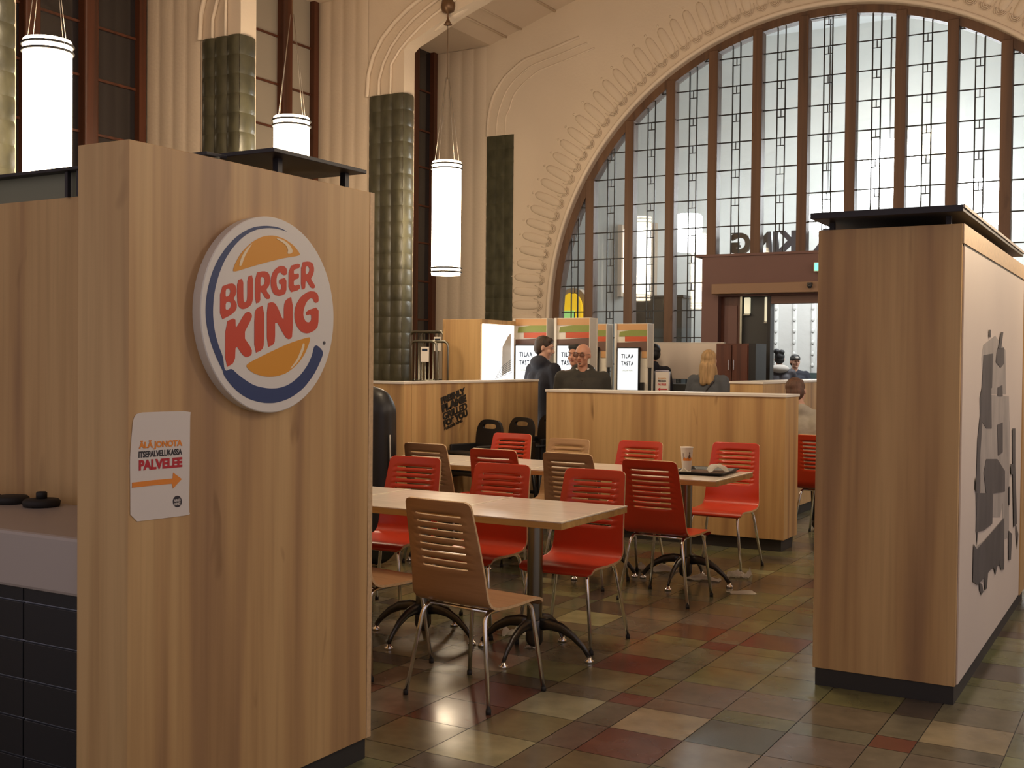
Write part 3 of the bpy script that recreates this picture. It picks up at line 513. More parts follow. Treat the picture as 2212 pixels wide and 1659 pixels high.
globe(-7.15,18.4,3.78,.23,.62,'round bright lamp low in the hall, left of the brown door surround')
globe(-3.74,17.9,4.46,.46,.90,'biggest bright lamp in the hall, high above the black slab canopy')
globe(-4.66,17.9,3.92,.36,.50,'bright lamp in the hall half hidden behind the right oak block')
globe(-2.42,17.9,3.95,.40,.60,'bright lamp in the hall at the right edge of the picture')
def bright_window(x0,x1,z0,z1,label):
    t=thing('hall_window',label,'window'); B('window_glow','winglow',t,x0,x1,19.93,19.96,z0,z1); B('window_frame','hallb',t,x0-.08,x0,19.85,19.97,z0-.08,z1+.08); B('window_frame','hallb',t,x1,x1+.08,19.85,19.97,z0-.08,z1+.08)
bright_window(-9.05,-8.45,2.9,4.1,'tall bright opening in the hall wall left of the round lamp')
# ticket niche, dark column, benches
t=thing('ticket_niche','yellow arched niche with a green board behind the leftmost glass','niche',(0,0,0))
ar=[(-8.90,0)]+[(-8.70+.20*math.cos(a),2.45+.27*math.sin(a)) for a in [PI-PI*i/12 for i in range(13)]]+[(-8.50,0)]
shape('niche_panel',[ar],.06,XZ(17.1),'posty',t)
shape('niche_surround',[[(-8.98,0)]+[(-8.70+.29*math.cos(a),2.45+.36*math.sin(a)) for a in [PI-PI*i/12 for i in range(13)]]+[(-8.41,0)]],.2,XZ(17.24),'hallb',t)
B('green_board','postg',t,-8.88,-8.62,17.03,17.06,1.3,2.42)
for z in (1.5,1.62,1.74,1.9,2.02,2.14,2.26): B('board_line','ink',t,-8.86,-8.70,17.02,17.03,z,z+.03)
t=thing('info_column','dark slate box standing behind the glass left of the door','column'); B('column_body','slate',t,-7.25,-6.46,16.4,16.8,0,2.56,bev=.01); B('column_cap','lead',t,-7.28,-6.43,16.37,16.83,2.56,2.6)
t=thing('bench','grey green bench row behind the two seated travellers','bench',(0,0,0))
B('bench_back','bench',t,-6.5,-4.0,19.75,19.82,.45,1.42); B('bench_seat','bench',t,-6.5,-4.0,19.3,19.75,.40,.47)
for x in (-6.4,-5.2,-4.1): B('bench_leg','steel',t,x,x+.05,19.35,19.7,0,.40)
# letters seen from behind above the door
t=thing('shop_sign','raised shop letters seen in mirror image from behind above the door','sign')
tx=text('sign_letters','KING',(-4.13,14.36,2.985),(-.86,0,0),(0,0,.275),'letter',t,bold=.045,depth=.06)
tx=text('sign_letters','BURGER',(-2.42,14.36,2.985),(-1.50,0,0),(0,0,.275),'letter',t,bold=.045,depth=.06)
B('sign_rail','letter',t,-4.93,-2.42,14.33,14.38,2.941,2.986)
t=thing('exit_sign','small green lit exit sign at the edge of the right oak block','sign'); B('sign_case','white',t,-3.75,-3.55,13.78,13.84,2.68,2.79,bev=.005); B('sign_face','exit',t,-3.735,-3.565,13.77,13.78,2.69,2.78)
t=thing('security_camera','small dark camera fixed on the pale beam over the door','camera')
bm=bmesh.new(); ell(bm,(-3.76,13.66,2.50),(.03,.03,.03)); finish('camera_dome',bm,'black',t); B('camera_mount','black',t,-3.785,-3.735,13.64,13.70,2.51,2.54)
# ================= LIGHTS THAT HANG IN THE HALL, SEEN AND ADDED =================
def pendant(x,y,label,seen=True):
    t=thing('pendant_lamp',label,'lamp',(x,y,0),0,'long cylinder pendant lamps')
    zt,zb,r=3.88,2.56,.170
    bm=bmesh.new(); lathe(bm,[(r*.985,zb),(r,zb+.01),(r,zt-.01),(r*.985,zt)],40); finish('lamp_shade',bm,'lamp',t)
    for z in (zt-.035,zt-.085,zb+.035,zb+.080):
        bm=bmesh.new(); tube(bm,[((r+.009)*math.cos(2*PI*k/40),(r+.009)*math.sin(2*PI*k/40),z) for k in range(41)],.010,8,cap=False); finish('lamp_ring',bm,'lampring',t)
    for q in ((r,0),(-r,0),(0,r),(0,-r)):
        bm=bmesh.new(); tube(bm,[(q[0],q[1],zt),(q[0]*.12,q[1]*.12,zt+.98)],.0028,5); finish('lamp_wire',bm,'wire',t)
    bm=bmesh.new(); tube(bm,[(0,0,zt+.96),(0,0,5.50)],.004,5); lathe(bm,[(.01,5.46),(.05,5.47),(.03,5.50),(.012,5.54),(.012,5.60),(.07,5.62),(.085,5.68),(.07,5.76),(.02,5.78)],20); finish('lamp_hook',bm,'brass',t)
    return t
pendant(-7.20,5.62,'pendant lamp nearest the camera, above the counter at far left')
pendant(-7.36,8.50,'middle pendant lamp, its lower half hidden behind the black canopy')
pendant(-7.36,11.22,'farthest pendant lamp, hanging whole beside the last green tiled pier')
for y in (5.62,8.50,11.22): pendant(0.05,y,'added pendant lamp of an unseen opposite row, outside the picture on the right')  # unseen row, added to light the hall from the right
t=thing('added_drum_lamp','added, unseen drum lamp high in the middle of the hall, above the picture','lamp',(-3.68,7.1,0))
bm=bmesh.new(); lathe(bm,[(.46,5.25),(.48,5.27),(.48,5.62),(.46,5.64)],40); finish('lamp_shade',bm,'addlamp',t)
bm=bmesh.new(); lathe(bm,[(.47,5.64),(.49,5.65),(.49,5.70),(.1,5.76)],40); finish('lamp_cap',bm,'brass',t)
bm=bmesh.new(); tube(bm,[(0,0,5.75),(0,0,7.0)],.012,8); finish('lamp_rod',bm,'brass',t)  # whole drum lamp is added to brighten tabletops, floor and partition from above
pl=thing('hook_plate','pointed plaster plate around the pendant hook under the vault rib','plate',(-7.36,11.345,5.585))
bm=bmesh.new(); bmesh.ops.create_icosphere(bm,subdivisions=3,radius=1,matrix=Matrix.Rotation(-.42,4,'Y')@Matrix.Diagonal((.30,.055,.02,1))); finish('plate',bm,'trimp',pl,smooth=True)
# ================= PARTITIONS AND BLOCKS =================
def partition(label,x0,x1,y0,y1,h,name='partition'):
    t=thing(name,label,'partition'); B('panel','oak',t,x0,x1,y0,y1,.10,h-.022,bev=.003); B('cap','white',t,x0-.008,x1+.008,y0-.008,y1+.008,h-.022,h,bev=.002); B('plinth','plinth',t,x0+.03,x1-.03,y0+.03,y1-.03,0,.10); return t
A=partition('half height oak partition with white cap behind the far tables',-4.98,-2.745,9.294,9.68,1.305)
pb=partition('half height oak partition on the left carrying the black slogan sticker',-5.87,-5.75,8.245,10.55,1.375)
partition('half height oak end panel running left behind the black bag',-7.9,-5.75,8.12,8.24,1.375)
partition('half height oak partition behind the seated person at right',-3.62,-3.3,10.44,13.2,1.392)
# left block with logo
t=thing('oak_pillar','tall oak block at left carrying the round logo and the paper notice','pillar')
B('panel','oak',t,-2.907,-2.684,2.379,3.555,.085,2.2,bev=.002); B('edge_strip','edge',t,-2.9,-2.684,3.558,3.585,.085,2.2); B('plinth','plinth',t,-2.895,-2.70,2.40,3.57,0,.085)
t=thing('canopy_shelf','thin black canopy plate on posts above the left oak block','canopy')
B('plate','canopy',t,-4.3,-2.715,3.045,3.575,2.275,2.290,bev=.002)
for x,y in ((-2.80,3.16),(-2.78,3.52),(-4.0,3.16),(-4.0,3.5)): B('post','canopy',t,x-.012,x+.012,y-.012,y+.012,2.2,2.275)
t=thing('oak_backboard','oak back panel behind the white worktop at far left','panel')
B('panel','oak',t,-5.4,-2.91,2.96,3.55,.09,2.165); B('fascia','fascia',t,-5.4,-2.91,2.975,2.985,2.165,2.262); B('plinth','plinth',t,-5.4,-2.92,3.0,3.5,0,.09)
t=thing('canopy_plate','dark canopy plate with twin posts above the back panel','canopy')
B('plate','canopy',t,-5.4,-2.92,2.93,3.03,2.262,2.275,bev=.002)
for x in (-3.60,-3.665): B('post','canopy',t,x-.008,x+.008,2.945,2.96,2.165,2.262)
t=thing('tiled_counter','white worktop counter faced with black brick tiles at far left','counter')
B('worktop','counter',t,-5.4,-2.912,2.40,2.955,.805,.99,bev=.012); 
ct=B('core','grout',t,-5.4,-2.912,2.452,2.955,.0,.805)
bm=bmesh.new()
rows=7; hh=.128
for j in range(rows):
    z1=.876-j*hh; z0=z1-hh+.006; off=-3.237
    k=0
    for a,b_ in ((off,-2.913),(off-.32,off-.006),(off-.64,off-.326),(off-.96,off-.646),(off-1.28,off-.966),(off-1.60,off-1.286),(off-1.92,off-1.606)): box(bm,a,b_,2.44,2.455,max(z0,.002),min(z1,.804),bev=.002)
finish('wall_tile',bm,'btile',t)
tag(t.children[-1],kind='stuff')
for i,(x,y,lb) in enumerate(((-4.02,2.84,'black round lid at the left edge of the worktop'),(-3.86,2.85,'middle of the three black round lids on the worktop'),(-3.68,2.85,'black round lid with a raised knob nearest the oak block'))):
    bm=bmesh.new(); lathe(bm,[(.055,0),(.066,.003),(.068,.02),(.06,.028),(.03,.030),(.001,.030)],32); o=finish('container_lid',bm,'rubber'); o.location=(x,y,.99); tag(o,lb,'lid','black round lids on the worktop')
    if i==2:
        bm=bmesh.new(); lathe(bm,[(.02,.03),(.02,.052),(.016,.056),(.001,.056)],20); finish('knob',bm,'rubber',o)
# right block with mural
t=thing('mural_block','tall oak block at right with a cream side panel','pillar')
B('oak_face','oak',t,-1.482,-.83,5.528,8.34,.085,2.2,bev=.002)
B('side_panel','cream',t,-.829,-.822,5.556,7.985,.09,2.10); B('side_panel_gap','plinth',t,-.8305,-.826,5.556,7.985,2.10,2.112)
B('top_rail','edge',t,-.829,-.822,5.53,8.34,2.112,2.2); B('far_post','oak',t,-.83,-.815,7.99,8.34,.085,2.112)
B('plinth','plinth',t,-1.47,-.835,5.535,8.33,0,.085)
bm=bmesh.new(); mu=thing('wall_mural','black and grey ink drawing of a tall stacked burger on the cream panel','mural')
shape('grey_wash',[q for q in TR['M']['grey'][:1]],.001,YZ(-.8212),'mgrey',mu,sm=0)
for i,q in enumerate(TR['M']['grey'][1:]): shape('grey_wash',[q],.001,YZ(-.8209+.0003*i),'mgrey',mu,sm=0)
for i,q in enumerate(TR['M']['dark']): shape('ink_stroke',[q],.001,YZ(-.8195+.0002*i),'mdark',mu,sm=0)
t=thing('canopy_slab','black slab canopy on posts above the right oak block','canopy')
B('plate','canopy',t,-1.50,-.815,5.44,7.85,2.245,2.275,bev=.002); B('plate_edge','cedge',t,-.815,-.808,5.44,7.85,2.262,2.276)
for x,y in ((-.90,5.6),(-1.44,5.62),(-.90,7.6)): B('post','canopy',t,x-.012,x+.012,y-.012,y+.012,2.2,2.246)
# ---------------- logo disc ----------------
t=thing('logo_sign','round white burger chain logo sign on the left oak block','sign',(0,0,0))
bm=bmesh.new(); c=(2.967,1.703); rr=.332; n=96
v0=[bm.verts.new((-2.684,c[0]+rr*math.cos(2*PI*k/n),c[1]+rr*math.sin(2*PI*k/n))) for k in range(n)]; v1=[bm.verts.new((-2.652,v.co.y,v.co.z)) for v in v0]
v2=[bm.verts.new((-2.6495,c[0]+(rr-.003)*math.cos(2*PI*k/n),c[1]+(rr-.003)*math.sin(2*PI*k/n))) for k in range(n)]
for k in range(n): bm.faces.new((v0[k],v0[(k+1)%n],v1[(k+1)%n],v1[k])); bm.faces.new((v1[k],v1[(k+1)%n],v2[(k+1)%n],v2[k]))
bm.faces.new(v2); bm.faces.new(v0[::-1]); finish('disc',bm,'signw',t)
for k,mm,nm,s in (('swoosh','signb','blue_swoosh',2),('bun_top','signy','bun_top',2),('bun_bottom','signy','bun_bottom',2),('hl1','signhl','bun_highlight',2),('hl2','signhl','bun_highlight',2),('hl3','signhl','bun_highlight',2)):
    shape(nm,TR['L'][k],.001,YZ(-2.6478 if k[0]=='h' else -2.6488),mm,t,sm=s)
for k in ('B','U','R','G','E','R2','K','I','N','G2'): shape('logo_letter',TR['L'][k],.001,YZ(-2.6488),'signr',t,sm=1)
text('trade_mark','®',(-2.649,3.237,1.607),(0,.013,0),(0,0,.013),'ink',t,bold=0,depth=.001)
# ---------------- paper notice ----------------
t=thing('paper_notice','white paper notice with orange arrow taped below the logo','notice')
shape('sheet',TR['P']['sheet'],.0015,YZ(-2.6825),'paper',t,sm=1)
R_=TR['rows']
for s,(a,b_,c_,d),m_,bd in (('ÄLÄ JONOTA',R_[0],'orange',.045),('ITSEPALVELUKASSA',R_[1],'ink',.03),('PALVELEE',R_[2],'crimson',.05)):
    text('notice_text',s,(-2.6812,a[0],a[1]),(0,b_[0]-a[0],b_[1]-a[1]),(0,d[0]-a[0],d[1]-a[1]),m_,t,bold=bd,depth=.0006)
shape('notice_arrow',TR['P']['arrow'],.0006,YZ(-2.681),'orange',t)
lg=shape('notice_logo',TR['P']['logo'],.0006,YZ(-2.6812),'ink',t)
ly=[p[0] for p in TR['P']['logo'][0]]; lz=[p[1] for p in TR['P']['logo'][0]]; cy_,cz_=sum(ly)/len(ly),sum(lz)/len(lz)
text('notice_logo_text','BURGER',(-2.6808,cy_-.013,cz_+.000),(0,.026,0),(0,0,.008),'paper',t,bold=.02,depth=.0005); text('notice_logo_text','KING',(-2.6808,cy_-.012,cz_-.012),(0,.024,0),(0,0,.009),'paper',t,bold=.02,depth=.0005)
# ---------------- slogan sticker ----------------
t=thing('slogan_sticker','slanted black slogan lettering stuck on the left oak partition','sticker')
TL=Vector((8.689,1.223)); TRr=Vector((9.102,1.315)); BL=Vector((8.76,.923)); u=TRr-TL; v=BL-TL
rowsS=[('FRESHLY',0,.215,1.0,.075),('FLAME',.225,.46,1.0,.085),('GRILLED',.475,.70,1.0,.05),('FOR YOU',.705,.91,.98,.08),('BURGER KING',.92,1.01,.75,.05)]
for s,a,b_,w,bd in rowsS:
    o=TL+v*b_; text('slogan_word',s,(-5.7455,o.x,o.y),(0,u.x*w,u.y*w),(0,-v.x*(b_-a),-v.y*(b_-a)),'stick',t,bold=bd,depth=.001)
# ================= CHAIRS =================
def shell_mesh(face):
    prof=[(-.255,.935),(-.251,.920),(-.246,.900)]
    def backpt(z):
        t=(z-.53)/(.935-.53); return (-.168-.087*t**1.15 if t>0 else -.168,z)
    slots=[.868-.0345*k for k in range(8)]
    zs=[]
    for s in slots: zs+= [(s+.0048,0),(s-.0048,1)]
    rows=[(backpt(.935),None),(backpt(.928),None),(backpt(.915),None),(backpt(.895),None)]
    for s in slots: rows.append((backpt(s+.0048),'s')); rows.append((backpt(s-.0048),None))
    rows+= [(backpt(.60),None),(backpt(.565),None),((-.168,.53),None),((-.164,.505),None),((-.155,.482),None),((-.138,.463),None),((-.115,.451),None),((-.085,.445),None),((-.03,.441),None),((.06,.441),None),((.14,.445),None),((.19,.447),None),((.225,.445),None),((.245,.437),None),((.256,.424),None),((.261,.410),None)]
    n=len(rows); L=[0]
    for i in range(1,n): L.append(L[-1]+math.dist(rows[i][0],rows[i-1][0]))
    tot=L[-1]; sw=.132; cols=[-1,-.97,-.85,-sw,-sw*.6,-sw*.2,sw*.2,sw*.6,sw,.85,.97,1]
    bm=bmesh.new(); g=[]
    for i,((y,z),_) in enumerate(rows):
        hw=.190+.033*min(1,L[i]/(tot*.52))
        r=.030
        for d in (L[i],tot-L[i]):
            if d<r: hw-=r-math.sqrt(max(0,r*r-(r-d)**2))
        conc=.016*max(0,min(1,(z-.50)/.15))
        row=[]
        for c in cols:
            x=c*hw if abs(c)>.5 else c
            row.append(bm.verts.new((x,y-conc*(1-(x/.2)**2),z)))
        g.append(row)
    for i in range(n-1):
        for j in range(len(cols)-1):
            if rows[i][1]=='s' and 3<=j<=7: continue
            bm.faces.new((g[i][j],g[i][j+1],g[i+1][j+1],g[i+1][j]))
    bmesh.ops.recalc_face_normals(bm,faces=bm.faces[:])
    me=bpy.data.meshes.new('s'); bm.to_mesh(me); bm.free(); ob=bpy.data.objects.new('s',me); col.objects.link(ob)
    me.materials.append(M[face]); me.materials.append(M['edge'])
    md=ob.modifiers.new('s','SOLIDIFY'); md.thickness=.012; md.offset=0; md.material_offset_rim=1
    dg=bpy.context.evaluated_depsgraph_get(); dg.update(); nm=bpy.data.meshes.new_from_object(ob.evaluated_get(dg)); bpy.data.objects.remove(ob)
    for p in nm.polygons: p.use_smooth=(p.material_index==0)
    nm.name='seat_shell'; return nm
def make_chair(face,label):
    t=thing('dining_chair',label,'chair')
    s=bpy.data.objects.new('seat_shell',shell_mesh(face)); col.objects.link(s); s.parent=t
    for sx in (-1,1):
        f=[(sx*.225,.262,.006),(sx*.175,.222,.425),(sx*.168,.03,.428)]
        r=[(sx*.245,-.185,.006),(sx*.178,-.135,.425),(sx*.168,.03,.428)]
        for p in (f,r):
            bm=bmesh.new(); tube(bm,fillet(p,.055,7),.0105,12); l=finish('leg',bm,'chrome',t)
            bm=bmesh.new(); tube(bm,[(p[0][0],p[0][1],0),(p[0][0]*.998,p[0][1]*.998,.022)],.0125,12); finish('foot_cap',bm,'rubber',l)
    for y in (-.10,.15): bm=bmesh.new(); tube(bm,[(-.17,y,.428),(.17,y,.428)],.009,10); finish('seat_bar',bm,'chrome',t)
    return t
red0=make_chair('plyr','x'); wal0=make_chair('plyw','x'); lig0=make_chair('plyl','x')
used=set()
def chair(src,x,y,rz,label,group):
    global used
    if src.name in used: o=dup(src,(x,y,0),math.radians(rz),label,group)
    else: used.add(src.name); o=src; o.location=(x,y,0); o.rotation_euler=(0,0,math.radians(rz)); o['label']=label; o['group']=group
    return o
G1='chairs at the near row of tables'; G2='chairs at the far row of tables'
chair(wal0,-2.795,4.51,-7,'brown plywood chair in front, back turned, alone before the near tables',G1)
chair(wal0,-3.535,4.66,-9,'brown plywood chair half hidden behind the left oak block',G1)
chair(red0,-2.87,5.72,181,'red chair at the right end of the near table, facing the camera',G1)
chair(red0,-3.49,5.72,181,'middle red chair on the far side of the near tables',G1)
chair(red0,-4.19,5.82,183,'leftmost red chair on the far side of the near tables',G1)
chair(red0,-2.865,7.02,-2,'red chair at the right end of the far tables, back turned',G2)
chair(wal0,-3.56,7.22,-1,'dark brown chair with back turned between two red ones at the far tables',G2)
chair(red0,-4.15,7.21,0,'red chair with back turned, just behind the middle red near chair',G2)
chair(wal0,-4.85,7.39,-1,'dark brown chair with back turned at the left end of the far tables',G2)
chair(red0,-2.95,8.42,180,'red chair facing us beside the paper cup, against the oak partition',G2)
chair(red0,-3.64,8.12,178,'red chair facing us behind the far table, left of the paper cup',G2)
chair(lig0,-4.25,8.05,176,'pale wooden chair facing us behind the far tables',G2)
chair(red0,-4.93,8.33,179,'red chair facing us in front of the black high chairs',G2)
chair(red0,-2.68,10.35,-3,'red chair under the seated person in beige, behind the oak partition','chairs behind the partition')
# ================= TABLES =================
TT=.775
def make_table():
    t=thing('cafe_table','x','table')
    B('tabletop','lam',t,-.356,.356,-.385,.385,TT-.006,TT,bev=.0015)
    bm=bmesh.new(); box(bm,-.356,.356,-.387,.387,TT-.038,TT-.0065,bev=.002); finish('edge_band','tedge' and bm,'tedge',t) if False else finish('edge_band',bm,'tedge',t)
    bm=bmesh.new(); box(bm,.338,.357,-.388,.388,TT-.0055,TT+.001,bev=.001); finish('rim_strip',bm,'rim',t)
    B('under_plate','iron',t,-.16,.16,-.16,.16,TT-.05,TT-.0385)
    bm=bmesh.new(); lathe(bm,[(.040,.075),(.041,.08),(.041,TT-.05),(.041,TT-.049)],28); finish('column',bm,'steel',t)
    bm=bmesh.new(); lathe(bm,[(.022,.045),(.036,.055),(.046,.075),(.046,.18),(.042,.19)],24); finish('column_foot',bm,'iron',t)
    for k in range(4):
        a=k*PI/2; dx,dy=math.cos(a),math.sin(a)
        P=[(r*dx,r*dy,z) for r,z in ((.03,.165),(.09,.172),(.16,.160),(.23,.125),(.29,.075),(.325,.030))]
        bm=bmesh.new(); tube(bm,P,.02,10,radii=[.034,.032,.027,.021,.016,.014],flat=(1,.6)); l=finish('foot_arm',bm,'iron',t)
        bm=bmesh.new(); lathe(bm,[(.021,0),(.024,.004),(.024,.014),(.012,.02),(.012,.03)],20,(.325*dx,.325*dy,0)); finish('glide',bm,'chrome',l)
    return t
tab0=make_table()
tabs=[(-2.905,5.315,'near table at the right end of its row, behind the front brown chair'),(-3.62,5.315,'second table from the right in the near row'),(-4.335,5.315,'near row table mostly hidden behind the left oak block'),
(-2.955,7.63,'far table at the right end of its row, carrying the tray and paper cup'),(-3.672,7.63,'second table from the right in the far row'),(-4.389,7.63,'third table from the right in the far row'),(-5.106,7.63,'table at the left end of the far row')]
for i,(x,y,l) in enumerate(tabs):
    o=tab0 if i==0 else dup(tab0); o.location=(x,y,0); o['label']=l; o['group']='laminate tables of the near row' if i<3 else 'laminate tables of the far row'
# ---------------- tray, cup, wrapper ----------------
t=thing('serving_tray','black serving tray lying on the right end of the far table','tray',(-2.86,7.76,TT+.001),math.radians(4))
bm=bmesh.new(); w,d=.19,.24
def rr_(w,d,r,n=5):
    o=[]
    for cx_,cy_,a0 in ((w-r,d-r,0),(-w+r,d-r,PI/2),(-w+r,-d+r,PI),(w-r,-d+r,3*PI/2)):
        for k in range(n+1): o.append((cx_+r*math.cos(a0+PI/2*k/n),cy_+r*math.sin(a0+PI/2*k/n)))
    return o
prof=[(.0,0,0),(.0,.004,.0),(.018,.022,0),(.026,.023,0),(.026,.019,0),(.006,.0,0)]
rings=[]
for e,z in ((-.008,.004),(0,.004),(.016,.022),(.026,.023),(.026,.018),(.002,0)):
    rings.append([bm.verts.new((x,y,z)) for x,y in rr_(w-.03+e,d-.03+e,.03)])
nn=len(rings[0])
for a,b_ in zip(rings[:-1],rings[1:]):
    for k in range(nn): bm.faces.new((a[k],a[(k+1)%nn],b_[(k+1)%nn],b_[k]))
bm.faces.new(rings[0]); bm.faces.new(rings[-1][::-1]); finish('tray_body',bm,'black',t)
B('tray_liner','brownco',t,-.13,.13,-.18,.18,.0045,.0055)
def crumple(name,w,d,h,m,seed,parent=None,n=14,fold=1.0,thick=.0012):
    rnd=random.Random(seed); bm=bmesh.new(); g=[]; fa=[rnd.uniform(0,6) for _ in range(6)]
    for i in range(n+1):
        r=[]
        for j in range(n+1):
            u_,v_=i/n-.5,j/n-.5
            z=h*(.5+.5*math.sin(fa[0]+u_*7*fold+v_*3))*(.5+.5*math.sin(fa[1]-u_*3+v_*8*fold))+h*.25*rnd.random()
            z*=1 if True else 0
            r.append(bm.verts.new((u_*w*(1-.25*z/max(h,.001)),v_*d*(1-.2*z/max(h,.001)),max(.0015,z))))
        g.append(r)
    for i in range(n):
        for j in range(n): bm.faces.new((g[i][j],g[i+1][j],g[i+1][j+1],g[i][j+1]))
    r=bmesh.ops.solidify(bm,geom=bm.faces[:],thickness=thick)
    zmin=min(v.co.z for v in bm.verts)
    for v in bm.verts: v.co.z-=zmin
    o=finish(name,bm,m,parent,angle=50); return o
cup=thing('paper_cup','tall white paper cup with orange print standing on the tray','cup',(-2.995,7.73,TT+.0062))
bm=bmesh.new(); lathe(bm,[(.030,0),(.031,.004),(.0445,.168),(.0475,.170),(.0475,.176),(.043,.176),(.042,.165),(.029,.012),(.001,.012)],40); finish('cup_wall',bm,'napkin',cup)
def cupr(z): return .031+(.0445-.031)*z/.168+.0006
bm=bmesh.new()
def patch(a0,a1,z0,z1f,n=18):
    p=None
    for k in range(n+1):
        a=a0+(a1-a0)*k/n; zt=z1f(k/n); q=[bm.verts.new((cupr(z)*math.cos(a),cupr(z)*math.sin(a),z)) for z in (z0,zt)]
        if p: bm.faces.new((p[0],q[0],q[1],p[1]))
        p=q
ca=math.atan2(-7.73,2.995)
patch(ca-.75,ca+1.05,.078,lambda t:.088+.016*abs(math.sin(t*9)))
finish('cup_print',bm,'orange',cup)
bm=bmesh.new(); patch(ca+.30,ca+.72,.095,lambda t:.112+.012*math.sin(t*PI)); patch(ca+.40,ca+.62,.125,lambda t:.132+.012*math.sin(t*PI)); patch(ca-.72,ca-.62,.09,lambda t:.132); finish('cup_print',bm,'brownco',cup)
bm=bmesh.new(); n=20
o=crumple('food_wrapper',.16,.13,.012,'napkin',5); 
for v in o.data.vertices:
    r_=math.hypot(v.co.x/.09,v.co.y/.075); v.co.z+=.055*max(0,1-r_*r_)
o.location=(-2.80,7.83,TT+.0075); o.rotation_euler=(0,0,.6); tag(o,'crumpled white food wrapper lying on the tray right of the cup','wrapper')
o=crumple('napkin',.10,.09,.03,'napkin',8); o.location=(-2.985,7.645,TT+.0075); tag(o,'small crumpled napkin lying at the foot of the paper cup','napkin')
for i,(x,y,w,d,h,rz,fo,lb) in enumerate(((-2.70,8.05,.19,.16,.09,.3,.45,'upright folded white napkin on the floor beside the red chair leg'),(-2.885,7.80,.26,.13,.035,.2,1,'crumpled white napkin on the floor under the far table column'),(-2.50,7.50,.20,.11,.012,.5,.6,'flat white napkin on the floor right of the far table foot'),(-3.32,7.95,.34,.16,.05,.1,1.2,'large crumpled napkin on the floor left of the far table base'),(-3.20,5.66,.22,.16,.05,.8,.9,'white napkin on the floor behind the near table base'),(-2.99,5.43,.06,.05,.02,.2,1,'small scrap of napkin on the floor under the near table column'))):
    o=crumple('floor_napkin',w,d,h,'napkin',20+i,fold=fo); o.location=(x,y,.001); o.rotation_euler=(0,0,rz); tag(o,lb,'napkin','napkins dropped on the floor')
# ================= BLACK HIGH CHAIRS AND BAG =================
def high_chair():
    t=thing('high_chair','x','high chair')
    bm=bmesh.new()
    c=[(-.15,0),(.15,0),(.165,.10),(.16,.20),(.12,.262),(.07,.28),(-.07,.28),(-.12,.262),(-.16,.20),(-.165,.10)]
    hole=[(-.075,.195),(.075,.195),(.09,.215),(.075,.24),(-.075,.24),(-.09,.215)]
    o=shape('backrest',[chaikin(c,2),chaikin(hole,2)],.03,basis((0,.16,.74),(1,0,0),(0,.12,1)),'black',t)
    B('seat','black',t,-.17,.17,-.16,.17,.52,.56,bev=.015); B('tray','black',t,-.20,.20,-.26,-.06,.72,.745,bev=.012)
    for s in (-1,1):
        B('side_panel','black',t,s*.17-.015,s*.17+.015,-.16,.18,.50,.80,bev=.01)
        for y,e in ((-.15,-.22),(.16,.23)):
            bm=bmesh.new(); tube(bm,[(s*.20,e,0),(s*.16,y,.54)],.020,8,radii=[.022,.017]); finish('leg',bm,'black',t)
    B('footrest','black',t,-.17,.17,-.20,-.12,.26,.285,bev=.006)
    return t
h0=high_chair()
for i,(x,y,l) in enumerate(((-5.47,8.86,'nearest black high chair against the left oak partition'),(-5.47,9.46,'middle black high chair against the left oak partition'),(-5.47,10.06,'farthest black high chair, at the end of the left oak partition'))):
    o=h0 if i==0 else dup(h0); o.location=(x,y,0); o.rotation_euler=(0,0,math.radians(-14)); o['label']=l; o['group']='black high chairs along the partition'
t=thing('stroller_bag','tall black padded bag with pale piping at the edge of the left block','bag',(-5.30,7.0,0))
bm=bmesh.new(); cap_(bm,(-.08,0,.2),(-.08,0,1.22),.19,.15); cap_(bm,(.10,0,.16),(.12,0,1.18),.16,.13); cap_(bm,(-.08,0,1.26),(.10,0,1.23),.13,.12); remesh('bag_body',bm,'black',t,.02,6)
bm=bmesh.new(); tube(bm,fillet([(.02,-.12,1.35),(.10,-.17,1.2),(.10,-.18,1.08)],.05),.006,6); finish('strap',bm,'scarf',t)
bm=bmesh.new(); tube(bm,fillet([(.255,-.05,1.0),(.27,-.05,.55),(.235,-.08,.28),(.12,-.13,.24)],.12),.006,6); finish('piping',bm,'scarf',t)
# ================= ROLL CAGES =================
def cage(x0,x1,y,h,label,tagx):
    t=thing('roll_cage',label,'cage',(0,0,0),0,'chrome roll cages by the last pier')
    for yy in (y,y+.22):
        bm=bmesh.new(); tube(bm,fillet([(x0,yy,.12),(x0,yy,h),(x1,yy,h),(x1,yy,.12)],.06),.014,8); finish('frame',bm,'steel',t)
    n=7
    for k in range(1,n): 
        x=x0+(x1-x0)*k/n; bm=bmesh.new(); tube(bm,[(x,y,.14),(x,y,h)],.006,6); finish('bar',bm,'steel',t)
    for z in (.14,.55,.95,1.35): bm=bmesh.new(); tube(bm,[(x0,y,z),(x1,y,z)],.006,6); finish('bar',bm,'steel',t)
    B('deck','slate',t,x0,x1,y,y+.22,.10,.13); l=B('label_plate','white',t,tagx,tagx+.10,y-.03,y-.02,h-.22,h-.06,bev=.003); B('label_print','kblue',l,tagx+.015,tagx+.085,y-.032,y-.03,h-.105,h-.08)
    for a in (x0+.05,x1-.05):
        for b_ in (y+.03,y+.19):
            bm=bmesh.new(); ell(bm,(a,b_,.05),(.02,.05,.05),None,2); finish('wheel',bm,'rubber',t)
cage(-7.43,-6.99,10.62,1.885,'taller chrome roll cage standing behind the other',-7.10)
cage(-7.00,-6.68,10.02,1.765,'shorter chrome roll cage in front, next to the oak light box',-6.86)
